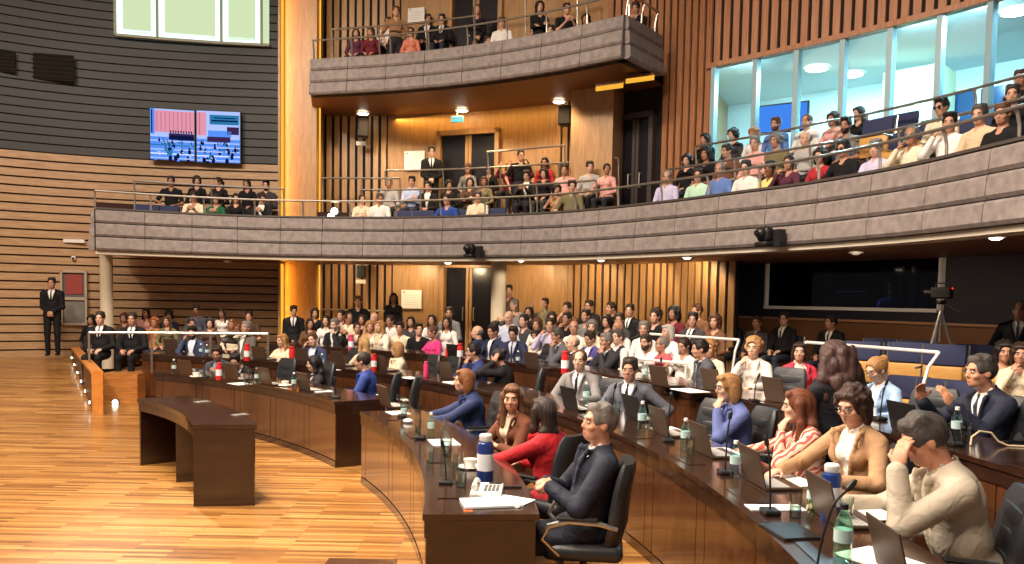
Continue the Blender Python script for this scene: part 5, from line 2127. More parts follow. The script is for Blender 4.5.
member('r3r', 'person in coral red jacket with dark hair and fringe, facing viewer', 800, 341.5, 4, 172, sex='f', R='lap', L='lap', head=(-15, 0, 0), hair='bob', hc='dark', top='blazer', tc=(210, 60, 84), uc=(226, 214, 200), skin=2, vox=.0085)
member('r3s2', 'person in pale blue jacket with tied blond hair and dark glasses, looking down', 877, 356.5, 3, 112, sex='f', R='type', L='deskw', lean=10, head=(-4, 20, 0), hair='bun', hc='blond', top='blazer', tc=(158, 186, 220), uc=(232, 232, 232), skin=2, glasses='clear', fine=True, vox=.0075)
member('r3t', 'person in dark navy suit raising a hand while speaking, grey hair, in profile', 981, 354.5, 3, 98, Y=6.4, R='raise', L='raise', lean=10, head=(0, 0, 0), hair='side', hc='dgray', top='suit', tc=(36, 40, 58), tie=(60, 66, 84), skin=(206, 146, 116), s=1.1, fat=1.05,
       chair='black office chair behind the speaker in dark navy suit', **FINE)
member('r3u', 'person in yellow patterned top with dark hair beside the speaker, right edge', 1005, 341, 5, 150, sex='f', R='lap', L='lap', head=(10, 0, 0), hair='wavy', hc='black', top='blouse', tc=(206, 170, 104), skin=1, vox=.0085)
member('r3v', 'person in cream with dark hair half cut by the right edge', 1021, 343, 5, 150, sex='f', R='chin', L='lap', head=(0, 0, 0), hair='wavy', hc='dark', top='blouse', tc=(222, 206, 180), skin=1, vox=.0085)

# --- empty chairs that show between the members
for px, py, row, yaw, lab in (
        (488, 402, 1, 100, 'empty black office chair between dark blue jacket and brown jacket'),
        (378, 375, 1, 95, 'black office chair directly right of the bright blue suit'),
        (397, 378, 1, 95, 'empty black office chair at the right end of the far front-row block'),
        (275, 366, 1, 140, 'empty black office chair left of the person with long black hair, far front row'),
        (347, 350, 2, 140, 'empty grey-lit office chair left of the pale blond hair, second row'),
        (421, 356, 2, 120, 'empty black office chair behind the pink bottle'),
        (441, 362, 2, 120, 'black office chair left of the royal blue suit'),
        (524, 362, 2, 90, 'black office chair right of the person in black with tied hair'),
        (604, 366, 2, 140, 'black office chair between the two grey suits'),
        (700, 397, 2, 120, 'black office chair left of the periwinkle blue jacket'),
        (768, 409, 2, 70, 'empty black office chair between periwinkle jacket and printed blouse'),
        (779, 372, 3, 130, 'grey-lit office chair in front of the coral red jacket'),
        (925, 391, 3, 130, 'grey-lit office chair between pale blue jacket and raised hand'),
        (1016, 396, 3, 100, 'black office chair at the right edge behind the speaker'),
        (536, 352, 3, 110, 'dark chair back in the third row right of the navy suits')):
    pt = at_R(px, py, {1: S1, 2: S2, 3: S3}[row])
    h = max(pt.z - FLOOR_OF[row], .9)
    office_chair(pt.x, pt.y, FLOOR_OF[row], yaw, lab)
# ------------------------------------------------------------------ things on the desks
M['glass'] = glass('clear_glass', (246, 250, 248), .03, .3)
M['pet'] = glass('bottle_plastic', (226, 244, 242), .06, .3)
M['pet_green'] = glass('green_bottle', (206, 238, 220), .06, .35)
M['lap_dark'] = plain('laptop_shell', (84, 66, 54), .4, metal=.3)  # dark grey shell; the brown of warm reflections is put into its colour
M['lap_black'] = plain('laptop_black', (30, 28, 30), .4)
M['lap_key'] = plain('laptop_deck', (190, 188, 184), .5)
M['screen'] = plain('laptop_screen', (30, 36, 48), .15, emit=(120, 140, 170), estr=.25)
M['label_white'] = plain('label_white', (226, 228, 232), .6)
M['label_teal'] = plain('label_teal', (178, 204, 204), .5)
M['blue_flask'] = plain('blue_flask', (24, 52, 120), .3, coat=.5)
M['red_flask'] = plain('red_flask', (206, 40, 44), .35, coat=.3)
M['pink_flask'] = plain('pink_flask', (206, 60, 110), .4, coat=.3)
M['cap_white'] = plain('cap_white', (232, 232, 230), .5)
ZR = {1: Z1, 2: Z2, 3: Z3}


def desk_pt(px, py, row, dz=0):
    return at_z(px, py, ZR[row] + dz)


def face_out(p):
    """yaw of something that faces the sitter (outward from the centre)"""
    return math.degrees(math.atan2(p.y - CY, p.x - CX)) - 90


def laptop(px, py, row, label, dyaw=0, shell='lap_dark', open_=104, cache={}):
    """px, py: where the hinge meets the desk"""
    p = desk_pt(px, py, row)
    key = (shell, open_)
    rz = math.radians(face_out(p) + dyaw)
    if key in cache:
        return copy_tree(cache[key], p, rz, label)
    t = thing('laptop', label, 'laptop', p, rz, 'open laptops on the desks')
    b = MB().rbox((0, .115, .011), (.33, .23, .018), .006, mi=0).build('keyboard_base', M[shell], t)
    k = MB()
    for i in range(5):
        for j in range(12):
            k.box((-.14 + j * .0255, .05 + i * .024, .0215), (.021, .019, .003))
    k.build('keys', M['lap_key'], b)
    a = math.radians(open_ - 90)
    Mr = Matrix.Rotation(a, 3, 'X')
    c = Mr @ Vector((0, 0, .112))
    l = MB().rbox((c.x, c.y, c.z + .018), (.33, .009, .225), .004, M=Mr).build('lid', M[shell], t)
    c2 = Mr @ Vector((0, .0056, .112))
    MB().box((c2.x, c2.y, c2.z + .018), (.30, .002, .19), 0, 0, Mr).build('screen', M['screen'], l)
    cache[key] = t
    return t


def revolve(name, label, cat, p, parts, group, s=1.0, cache={}, ck=None):
    """parts: (part name, profile, material)"""
    if ck and ck in cache:
        return copy_tree(cache[ck], p, 0, label, s)
    t = thing(name, label, cat, p, 0, group)
    t.scale = (s,) * 3
    for nm, prof, mat in parts:
        MB().lathe(prof, n=18).build(nm, M[mat], t, smooth=True, angle=40)
    if ck:
        cache[ck] = t
    return t


def bottle(px, py, row, label, kind='pet', s=1.0):
    p = desk_pt(px, py, row)
    body = [(.002, 0), (.03, .002), (.033, .012), (.033, .06), (.031, .07), (.033, .08), (.033, .14), (.028, .165), (.014, .195), (.013, .205)]
    return revolve('water_bottle', label, 'bottle', p, [('bottle_body', body, kind), ('bottle_label', [(.0338, .082), (.0338, .130)], 'label_teal'), ('bottle_cap', [(.0145, .203), (.0145, .222), (.012, .224)], 'black_plastic' if kind == 'pet_green' else 'cap_white')], 'water bottles on the desks', s, ck=('b', kind))


def tumbler(px, py, row, label, s=1.0):
    p = desk_pt(px, py, row)
    return revolve('water_glass', label, 'glass', p, [('glass_body', [(.002, 0), (.028, 0), (.035, .13), (.033, .13), (.027, .008), (.002, .007)], 'glass'), ('water', [(.002, .009), (.0265, .009), (.029, .06), (.002, .06)], 'pet')], 'water glasses on the desks', s, ck='g')


def carafe(px, py, row, label, s=1.0):
    p = desk_pt(px, py, row)
    return revolve('glass_bottle', label, 'bottle', p, [('bottle_body', [(.002, 0), (.036, .0), (.04, .02), (.04, .13), (.018, .19), (.015, .24), (.018, .25), (.015, .25), (.013, .2), (.036, .125), (.036, .012), (.002, .01)], 'glass'), ('water', [(.002, .012), (.0345, .012), (.0345, .09), (.002, .09)], 'pet')], 'clear glass bottles on the front-row desk', s, ck='c')


def flask(px, py, row, label, col, s=1.0, lab=True):
    p = desk_pt(px, py, row)
    parts = [('flask_body', [(.002, 0), (.045, 0), (.047, .01), (.047, .2), (.043, .225), (.03, .235)], col), ('flask_cap', [(.033, .234), (.036, .238), (.036, .268), (.03, .275), (.002, .276)], 'cap_white' if col == 'blue_flask' else col)]
    if lab:
        parts.append(('flask_label', [(.0476, .07), (.0476, .165)], 'label_white'))
    return revolve('vacuum_flask', label, 'flask', p, parts, 'vacuum flasks on the desks', s)


def mic(px, py, row, label, hx, hy, cache={}):
    """gooseneck microphone from its foot at px, py to its head at hx, hy"""
    p = desk_pt(px, py, row)
    h = at_y(hx, hy, p.y)
    t = thing('gooseneck_microphone', label, 'microphone', p, 0, 'gooseneck microphones on the desks')
    MB().rbox((0, 0, .014), (.09, .11, .028), .01).build('microphone_base', M['black_plastic'], t)
    d = h - p
    out = Vector((p.x - CX, p.y - CY, 0)).normalized()
    pts = [Vector((0, 0, .02)), Vector((d.x * .15, d.y * .15, d.z * .4)), Vector((d.x * .5, d.y * .5, d.z * .8)), Vector((d.x, d.y, d.z))]
    MB().tube([tuple(v) for v in catmull(pts, 5)], .0055, 6).build('gooseneck', M['black_plastic'], t)
    u = (pts[3] - pts[2]).normalized()
    MB().tube([pts[3] - u * .01, pts[3], pts[3] + u * .035, pts[3] + u * .05], [.008, .013, .013, .007], 8).build('microphone_head', M['black_plastic'], t)
    return t


def sheets(px, py, row, label, w=.21, h=.3, n=1, dyaw=0, name='paper_sheet'):
    p = desk_pt(px, py, row)
    o = MB().box((0, 0, .002 * n + .001), (w, h, .003 * n)).build(name, M['paper'], None, p, rz=math.radians(face_out(p) + dyaw))
    return tag(o, label, 'paper', 'papers on the desks')


# --- row 1 near block
laptop(386, 407, 1, 'laptop at the left end of the near front-row desk, beside auburn hair')
for px, py, lab in ((404, 421, 'clear water bottle left of the white crumpled napkin, near front row'), (431, 437, 'clear water bottle at the middle of the near front-row desk')):
    bottle(px, py, 1, lab, 'pet', .95)
carafe(446, 455, 1, 'tall clear glass bottle beside the white cup, near front row', 1.15)
carafe(461, 487, 1, 'clear glass bottle in front of the white cup, left of the telephone', .9)
tumbler(430, 462, 1, 'water glass nearest the inner rim of the near front-row desk', .9)
tumbler(455, 470, 1, 'water glass between the two glass bottles', .9)
tumbler(418, 432, 1, 'water glass beside the small microphone, near front row', .9)
mic(420, 439, 1, 'slim gooseneck microphone at the middle of the near front-row desk', 420, 409)
mic(446, 484, 1, 'slim gooseneck microphone left of the telephone', 443, 447)
mic(402, 417, 1, 'slim gooseneck microphone near the laptop at the left end', 399, 399)
flask(485, 482, 1, 'big blue vacuum flask with white cap beside the red jacket', 'blue_flask', 1.15)
sheets(491, 504, 1, 'stack of white papers at the near end of the front-row desk', .21, .34, 4, 8, 'paper_stack')
sheets(505, 501, 1, 'loose white paper under the dark suit side of the stack', .21, .3, 2, -35)
sheets(444, 443, 1, 'open white notebook in front of the brown jacket', .3, .22, 2, 0)
sheets(398, 413, 1, 'white sheet beside the left-end laptop under reaching arms', .25, .2, 1, 0)
p = desk_pt(487, 494, 1)
t = thing('desk_telephone', 'white desk telephone with grey keys at the near end of the front-row desk', 'telephone', p, math.radians(face_out(p) + 80))
MB().rbox((0, 0, .022), (.19, .21, .04), .012, M=Matrix.Rotation(.1, 3, 'X')).build('telephone_body', M['white'], t)
m = MB()
for i in range(4):
    for j in range(5):
        m.box((-.005 + i * .024, -.065 + j * .024, .043 - (j - 2) * -.0024), (.018, .016, .006))
m.build('keypad', plain('grey_key', (120, 122, 124), .5), t)
MB().box((.045, .075, .05), (.08, .03, .003), 0, 0, Matrix.Rotation(.1, 3, 'X')).build('display', M['lap_black'], t)
m = MB(); m.tube([(-.07, -.09, .06), (-.07, -.05, .075), (-.07, .05, .075), (-.07, .09, .06)], [.02, .014, .014, .02], 8); m.build('handset', M['white'], t)
p = desk_pt(470, 468, 1)
revolve('coffee_cup', 'white cup on a saucer in front of the brown jacket', 'cup', p, [('saucer', [(.002, 0), (.05, .0), (.08, .012), (.078, .015), (.04, .006), (.002, .006)], 'white'), ('cup_body', [(.002, .006), (.03, .006), (.045, .06), (.042, .06), (.028, .012), (.002, .012)], 'white')], None, 1.1)
p = desk_pt(468, 511, 1)
tag(MB().box((0, 0, .001), (.05, .03, .002)).build('orange_sticker', plain('orange', (226, 92, 32), .6), None, p), 'small orange sticker on the rim of the front-row desk', 'sticker')
p = desk_pt(510, 488, 1)
tag(MB().rbox((0, 0, .006), (.15, .018, .012), .005).build('pen', M['black_plastic'], None, p, rz=.1), 'black pen lying behind the telephone', 'pen')
p = desk_pt(408, 423, 1)
tag(MB().ball((0, 0, .02), (.05, .04, .025), 8).build('napkin', M['paper'], None, p), 'crumpled white napkin beside the water bottle', 'napkin')

# --- row 2 right part
for px, py, lab, sh in ((571, 410, 'dark laptop in front of the light grey suit', 'lap_black'), (634, 420, 'black laptop in front of the grey suit and black tie', 'lap_black'),
                        (661, 435, 'brown-lit laptop right of the teal bottle, left of the periwinkle jacket', 'lap_dark'), (703, 455, 'brown-lit laptop in front of the periwinkle jacket', 'lap_dark'),
                        (755, 485, 'brown-lit laptop in front of the printed blouse', 'lap_dark'), (826, 521, 'laptop with pale deck in front of the beige jacket and blue flask', 'lap_dark'),
                        (893, 580, 'laptop cut by the bottom edge in front of the bowed head', 'lap_dark')):
    laptop(px, py, 2, lab, 0, sh)
bottle(586, 405, 2, 'teal water bottle left of the grey suit and black tie', 'pet', 1.1)
bottle(642, 431, 2, 'teal water bottle right of the black laptop', 'pet', 1.15)
bottle(685, 449, 2, 'water bottle in front of the periwinkle jacket', 'pet', 1.05)
bottle(735, 477, 2, 'clear water bottle between the periwinkle and printed-blouse laptops', 'pet', 1.05)
bottle(842, 563, 2, 'green-tinted water bottle at the bottom edge, nearest to viewer', 'pet_green', 1.15)
bottle(812, 512, 2, 'water bottle with dark cap behind the glass, near the blue flask', 'pet_green', .9)
flask(830, 519, 2, 'blue vacuum flask with white label in front of the beige jacket', 'blue_flask', 1.05)
for px, py, lab in ((795, 518, 'water glass on the white mat left of the blue flask'), (617, 414, 'water glass beside the grey suit and black tie'), (608, 410, 'water glass between the two grey suits'),
                    (652, 428, 'water glass behind the teal bottle'), (745, 470, 'water glass beside the printed-blouse laptop'), (690, 455, 'water glass beside the periwinkle laptop'), (846, 522, 'clear plastic cup beside the blue flask')):
    tumbler(px, py, 2, lab)
mic(770, 514, 2, 'gooseneck microphone standing on the white mat left of the glass', 767, 444)
mic(816, 575, 2, 'gooseneck microphone leaning right at the bottom edge', 848, 489)
mic(725, 474, 2, 'gooseneck microphone left of the printed-blouse laptop', 730, 418)
mic(668, 442, 2, 'gooseneck microphone left of the periwinkle laptop', 671, 398)
mic(612, 419, 2, 'gooseneck microphone in front of the grey suit', 615, 388)
sheets(668, 430, 2, 'white papers beside the brown-lit laptop', .3, .22, 1)
sheets(775, 508, 2, 'white mat under the microphone and glass', .12, .3, 1, 0)
sheets(720, 452, 2, 'white papers under the resting arm in periwinkle', .3, .25, 1)
sheets(790, 482, 2, 'white papers in front of the printed blouse', .3, .25, 2, 6)
sheets(862, 515, 2, 'white papers under the hand of the bowed person', .25, .33, 2, 12)
sheets(880, 560, 2, 'white paper at the bottom edge below the bowed person', .3, .25, 1, 30)
sheets(600, 407, 2, 'white papers in front of the light grey suit', .3, .2, 1)
p = desk_pt(790, 533, 2)
tag(MB().rbox((0, 0, .008), (.26, .2, .016), .004).build('folder', M['lap_black'], None, p, rz=math.radians(face_out(p) + 10)), 'dark folder lying in front of the microphone mat', 'folder')

# --- row 2 left part and middle
for px, py, lab in ((172, 351, 'laptop at the far left end of the second row'), (260, 360, 'laptop right of the red-blue flask'), (302, 362, 'laptop in front of the hand-on-face navy jacket'),
                    (339, 366, 'laptop left of the pale blond hair'), (381, 371, 'laptop left of the blond bob'), (447, 379, 'laptop left of the royal blue suit')):
    laptop(px, py, 2, lab)
flask(247, 361, 2, 'red and blue vacuum flask on the second row left', 'red_flask', 1.05)
flask(292, 364, 2, 'plain red vacuum flask beside the long blond hair', 'red_flask', 1.05, False)
flask(374, 371, 2, 'red and white vacuum flask right of the bright blue suit', 'red_flask', .95)
flask(426, 377, 2, 'slim pink bottle between blond bob and royal blue suit', 'pink_flask', .8, False)
for px, py, lab in ((201, 356, 'clear water bottle beside the blue jacket, hand over face'), (207, 357, 'second clear water bottle beside the blue jacket'), (322, 368, 'clear water bottle in front of the navy jacket and laptop')):
    bottle(px, py, 2, lab)
sheets(410, 378, 2, 'white papers beside the pink bottle', .3, .2, 1)
sheets(455, 383, 2, 'white papers under the hands in royal blue', .3, .22, 2)
sheets(330, 370, 2, 'white papers under the navy jacket', .3, .2, 2)
# --- row 1 far block
for px, py, lab in ((187, 376, 'laptop at the left end of the far front-row block'), (232, 380, 'laptop in front of the leaning black jacket'), (266, 385, 'laptop right of the leaning black jacket'), (305, 391, 'laptop in front of the long black hair')):
    laptop(px, py, 1, lab)
flask(219, 380, 1, 'red and white mate jug held by the dark grey jacket', 'red_flask', .9)
for px, py, lab in ((174, 374, 'clear water bottle at the left end of the far front row'), (257, 384, 'clear water bottle right of the leaning black jacket'), (294, 390, 'clear water bottle left of the long black hair')):
    bottle(px, py, 1, lab)
carafe(247, 385, 1, 'small glass bottle behind the leaning black jacket')
for px, py, lab in ((196, 377, 'white cup saucer left of the dark grey jacket'), (285, 386, 'white cup saucer left of the long black hair')):
    p = desk_pt(px, py, 1)
    revolve('coffee_cup', lab, 'cup', p, [('saucer', [(.002, 0), (.05, .0), (.08, .012), (.078, .015), (.04, .006), (.002, .006)], 'white'), ('cup_body', [(.002, .006), (.03, .006), (.045, .06), (.042, .06), (.028, .012), (.002, .012)], 'white')], 'white cups on the far front row', 1.1)
sheets(320, 391, 1, 'white papers right of the long black hair laptop', .3, .22, 2)
sheets(240, 384, 1, 'white papers under the leaning black jacket', .3, .22, 1)
for px, py, hx, hy, lab in ((336, 398, 335, 381, 'gooseneck microphone at the right end of the far front row'), (205, 378, 204, 364, 'gooseneck microphone beside the dark grey jacket')):
    mic(px, py, 1, lab, hx, hy)
# --- row 3
for px, py, lab in ((660, 386, 'brown-lit laptop in front of the pinkish red shirt'), (712, 390, 'brown-lit laptop in front of the grey jacket in profile'), (775, 401, 'grey laptop in front of the curly blond hair'),
                    (905, 433, 'black laptop in front of the pale blue jacket'), (455, 359, 'dark laptop in front of the hot pink top'), (533, 369, 'dark laptop right of the navy suits')):
    laptop(px, py, 3, lab, 0, 'lap_black' if px in (905, 455) else 'lap_dark')
flask(565, 374, 3, 'red vacuum flask with white label in front of the bald dark jacket', 'red_flask', 1.1)
flask(460, 361, 3, 'red vacuum flask behind the royal blue suit', 'red_flask', 1.0)
flask(351, 351, 3, 'dark pink vacuum flask with white label left of the blond bob', 'pink_flask', 1.05)
flask(447, 357, 3, 'small red bottle beside the hot pink top', 'red_flask', .6, False)
bottle(956, 441, 3, 'clear water bottle beside the speaker in navy', 'pet', 1.1)
tumbler(965, 443, 3, 'water glass beside the speaker in navy', 1.1)
bottle(645, 381, 3, 'clear water bottle left of the brown-lit laptop, third row', 'pet')
bottle(518, 366, 3, 'clear water bottle in front of the navy suit and tie', 'pet')
mic(754, 402, 3, 'gooseneck microphone before the curly blond hair', 758, 378)
mic(880, 420, 3, 'gooseneck microphone before the pale blue jacket', 886, 384)
mic(660, 384, 3, 'gooseneck microphone before the pinkish red shirt', 661, 361)
mic(955, 446, 3, 'gooseneck microphone before the speaker in navy', 940, 418)
sheets(690, 391, 3, 'white papers under the grey jacket in profile', .4, .25, 2)
sheets(600, 378, 3, 'white papers under the dark suit, hand over mouth', .35, .22, 1)
p = desk_pt(985, 446, 3)
tag(MB().tube([(-.1, 0, .005), (-.09, .01, .06), (-.03, .02, .1), (.05, .02, .09), (.1, .01, .03), (.16, .0, .006), (.3, -.03, .006)], .007, 6).build('cable', plain('cream_cable', (216, 196, 166), .5), None, p), 'cream cable looping up beside the speaker in navy', 'cable')

# ------------------------------------------------------------------ screens, notices, signs, cameras
def wall_screen(x0, x1, y0, y1, lab, tint):
    a, b = lw(x0, y1, .22), lw(x1, y1, .22)
    zt = lw((x0 + x1) / 2, y0, .22).z
    d = b - a; L = math.hypot(d.x, d.y); rz = math.atan2(d.y, d.x)
    zb_ = (a.z + b.z) / 2; h = zt - zb_
    c = (a + b) / 2
    t = thing('wall_screen', lab, 'screen', (c.x, c.y, zb_), rz, None)
    MB().rbox((0, .04, h / 2), (L, .08, h), .01).build('housing', M['black_plastic'], t)
    MB().box((0, .13, h / 2), (.3, .12, .3)).build('bracket', M['black_plastic'], t)
    rr = random.Random(tint)
    m = MB()
    w_, h_ = L - .05, h - .05
    m.box((0, -.003, h / 2), (w_, .006, h_), 0, 1)
    def r(u0, v0, u1, v1, mi, k):
        m.box((-w_ / 2 + w_ * (u0 + u1) / 2, -.007 - .0008 * k, .025 + h_ * (v0 + v1) / 2), (w_ * (u1 - u0), .002, h_ * (v1 - v0)), 0, mi)
    r(0, .45, 1, 1, 2, 1)
    asp = w_ / h_
    def disc(u, v, ru, rv, mi, k):
        y = -.007 - .0008 * k
        m.add([(-w_ / 2 + w_ * (u + ru * math.cos(2 * PI * q / 12)), y, .025 + h_ * (v + rv * math.sin(2 * PI * q / 12))) for q in range(12)], [tuple(range(12))], mi)
    if tint == 1:
        r(.10, .54, 1, .97, 3, 2)
        for q in range(9):
            r(.14 + q * .095, .56, .16 + q * .095, .95, 7, 2.5)
        r(.0, .5, .1, 1, 1, 3); r(.02, .52, .05, .98, 4, 3.3)
        r(.42, .40, 1, .50, 4, 3); r(.42, .49, 1, .53, 8, 3.4)
        for q in range(9):
            disc(.46 + q * .06, .56, .017, .03, 4, 4)
    else:
        r(0, .52, .22, .97, 3, 2); r(.05, .52, .08, .97, 7, 2.4)
        r(.24, .40, .78, .50, 8, 3); r(.26, .50, .80, .62, 1, 3)
        for q in range(7):
            disc(.32 + q * .07, .58, .02, .035, 4, 4)
        r(.30, .74, .98, .93, 6, 2.5); r(.34, .80, .95, .83, 4, 3); r(.40, .86, .9, .88, 4, 3); r(.7, .55, .98, .70, 8, 3)
    for q in range(5):
        r(0, .36 - q * .085, 1, .385 - q * .085, rr.choice((2, 5, 6)), 4.5 + q * .05)
    for i in range(30):
        u, v = rr.uniform(.03, .95), rr.uniform(.02, .38)
        sz = .05 - .06 * v
        cc = rr.choice((4, 4, 4, 1, 6))
        disc(u, v, sz * .9, sz * 1.2, cc, 5 + i * .1)
        if v > sz * 2:
            disc(u, v + sz * 1.7, sz * .4, sz * .6, rr.choice((4, 8)), 5.05 + i * .1)
    for i in range(16):
        u, v = rr.uniform(.03, .95), rr.uniform(.05, .4)
        r(u, v, u + .03, v + .012, 5, 9)
    m.build('picture', [M['black_plastic'], M['sc_blue'], M['sc_pale'], M['sc_pink'], M['sc_navy'], M['sc_white'], M['sc_teal'], M['sc_rose'], M['sc_dark']], t)


for k, c, e in (('sc_blue', (84, 140, 240), 1.3), ('sc_pale', (170, 190, 250), 1.3), ('sc_pink', (226, 150, 170), 1.2), ('sc_navy', (20, 30, 80), .8), ('sc_white', (210, 220, 255), 1.4), ('sc_teal', (40, 120, 170), 1.2), ('sc_rose', (200, 120, 150), 1.1), ('sc_dark', (70, 44, 90), .9)):
    M[k] = emitter(k, c, e)
wall_screen(149.5, 195.5, 108.5, 161, 'left half of the bright blue video wall on the black slats', 1)
wall_screen(196, 241, 110.5, 163.5, 'right half of the bright blue video wall on the black slats', 2)

M['print_grey'] = plain('print_grey', (150, 150, 150), .8)


def notice(x0, x1, y0, y1, lab):
    a, b = bw(x0, y1, .06), bw(x1, y1, .06)
    zt = bw((x0 + x1) / 2, y0, .06).z
    d = b - a; L = math.hypot(d.x, d.y); rz = math.atan2(d.y, d.x); c = (a + b) / 2
    h = zt - c.z
    t = thing('wall_notice', lab, 'notice', (c.x, c.y, c.z), rz)
    MB().box((0, .0, h / 2), (L, .03, h)).build('board', M['white'], t)
    m = MB()
    m.box((-L * .36, -.017, h * .88), (L * .12, .004, h * .07))
    for i in range(5):
        m.box((-L * .02 + .0, -.017, h * (.72 - i * .13)), (L * (.7 - .1 * (i % 2)), .004, h * .012))
    m.build('print', M['print_grey'], t)


notice(404.5, 424.5, 151, 170, 'white notice on the wood panel left of the usher in the central gallery')
notice(401.5, 421.5, 290, 308.5, 'white notice on the lower wood panel beside the standing person in black')
notice(408, 424.5, 8, 22.5, 'white notice on the wood panel of the top balcony')


def green_sign(px, py):
    p = bw(px, py, .35)
    t = thing('exit_sign', 'small lit cyan exit sign under the top balcony soffit', 'sign', p, -.2)
    MB().rbox((0, .02, 0), (.30, .04, .15), .008).build('sign_box', M['white'], t)
    MB().box((0, -.002, 0), (.28, .006, .13)).build('sign_face', emitter('cyan_sign', (90, 220, 230), 1.6), t)
    m = MB(); mw = M['label_white']
    m.box((-.08, -.007, 0), (.05, .003, .07)); m.box((.04, -.007, .02), (.1, .003, .018)); m.box((.04, -.007, -.02), (.1, .003, .018))
    m.build('pictogram', mw, t)
    MB().tube([(0, .02, .07), (0, .02, .3)], .012, 6).build('hanger', M['steel'], t)


green_sign(457, 119)


def wall_speaker(px, py, Y, lab, rz, w=.26, h=.5):
    p = at_y(px, py, Y)
    t = thing('wall_speaker', lab, 'speaker', p, rz)
    MB().rbox((0, 0, 0), (w, .26, h), .03).build('cabinet', M['black_plastic'], t)
    MB().rbox((0, -.135, 0), (w - .04, .02, h - .04), .01).build('grille', M['gap'], t)
    MB().tube([(0, .12, 0), (0, .35, .0), (0, .45, .05)], .02, 6).build('bracket', M['black_plastic'], t)
    return t


wall_speaker(363, 127, 19.2, 'black loudspeaker on the slats above the small white tag', .2)
wall_speaker(566, 116, 17.6, 'black loudspeaker at the right slats under the top balcony', -.4, .3, .42)
p = at_y(361, 143.5, 19.6)
tag(MB().rbox((0, 0, 0), (.24, .03, .1), .008).build('wall_tag', M['white'], None, p), 'small white tag on the slats under the loudspeaker, middle level', 'sign')
p = at_y(361, 275, 19.6)
t = thing('wall_speaker', 'small black loudspeaker with white tag on the lower slats', 'speaker', p, .15)
MB().rbox((0, -.05, .08), (.22, .2, .3), .03).build('cabinet', M['black_plastic'], t); MB().rbox((0, -.05, -.16), (.24, .03, .1), .008).build('tag', M['white'], t)


def dome_cam(px, py, lab, s=1.0):
    Y = tab(BAL_T, px) - .34
    p = at_y(px, py, Y)
    nb = Vector((p.x - CX, p.y - CY, 0)).normalized()
    t = thing('dome_camera', lab, 'camera', p, math.atan2(nb.y, nb.x) - PI / 2)
    t.scale = (s,) * 3
    MB().rbox((0, .0, -.1), (.24, .2, .07), .03).build('camera_base', M['black_plastic'], t, smooth=True)
    MB().rbox((0, -.0, .04), (.22, .16, .22), .06, seg=3).build('yoke', M['black_plastic'], t, smooth=True)
    h = MB().ball((0, -.07, .05), (.09, .1, .09), 14).build('camera_head', M['black_plastic'], t, smooth=True)
    MB().lathe([(.04, 0), (.04, .03), (.03, .032)], (0, -.15, .05), 14, M=Matrix.Rotation(PI / 2, 3, 'X')).build('lens', M['door_glass'], h)
    MB().box((.16, .1, -.02), (.14, .12, .24)).build('mount', M['black_plastic'], t)


dome_cam(470, 251, 'black dome camera mounted low on the balcony fascia, centre', .95)
dome_cam(765, 237, 'black dome camera mounted low on the balcony fascia, right', 1.0)
# twin stage lights behind the rail
for px, py, lab in ((335, 211.5, 'upper bright white stage lamp behind the balcony rail beside the pillar'), (331.5, 217, 'lower bright white stage lamp behind the balcony rail beside the pillar')):
    p = at_y(px, py, 17.4)
    t = thing('stage_lamp', lab, 'lamp', p)
    MB().lathe([(.09, -.12), (.1, .05), (.08, .05)], n=14, M=Matrix.Rotation(PI / 2, 3, 'X')).build('housing', M['black_plastic'], t)
    MB().ball((0, -.06, 0), (.075, .03, .075)).build('lens', M['lamp'], t)


def downlight(p, lab, r=.11, on=True):
    t = thing('downlight', lab, 'light', p)
    MB().lathe([(r, 0), (r + .03, 0), (r + .03, -.02), (r, -.02)], n=20).build('bezel', M['white'], t)
    MB().ball((0, 0, -.015), (r, r, .035), 16).build('lens', M['lamp'] if on else M['white'], t)


for px, py, lab in ((363, 113, 'leftmost'), (462, 110, 'middle'), (559, 101, 'rightmost')):
    p = at_z(px, py, UP_Z0 - .01)
    downlight(p, f'{lab} of three round downlights in the soffit of the top balcony', .13)
for px, py, on, lab in ((228, 260.7, False, 'unlit white downlight below the left balcony'), (448, 262, True, 'small lit downlight under the balcony left of the dome camera'), (521, 259.5, True, 'small lit downlight under the balcony right of the column'),
                        (601, 259, True, 'small lit downlight under the balcony above the slats'), (687, 256.5, True, 'small lit downlight under the balcony left of the dark booth'), (856, 252, False, 'unlit white downlight above the dark booth window'),
                        (996, 236, True, 'bright downlight under the balcony at the right')):
    p = at_z(px, py, BAL_Z0 - .035)
    downlight(p, lab, .07, on)
# amber lamp bars under the right end of the top balcony
for x0, x1, y0, y1, lab in ((596, 623, 90, 83.5, 'left amber light bar under the right end of the top balcony'), (626, 654, 82, 76, 'right amber light bar under the right end of the top balcony')):
    a = at_z(x0, y0, UP_Z0 - .05); b = at_z(x1, y1, UP_Z0 - .05)
    a = at_y(x0, y0, 15.9); b = at_y(x1, y1, 15.6)
    d = b - a; c = (a + b) / 2
    t = thing('ceiling_light_bar', lab, 'light', c, math.atan2(d.y, d.x))
    MB().box((0, .05, .06), (d.length, .14, .05)).build('housing', M['soffit'], t)
    MB().box((0, .0, 0), (d.length, .03, .1)).build('lens', emitter('amber_bar', (255, 184, 60), 1.15), t)
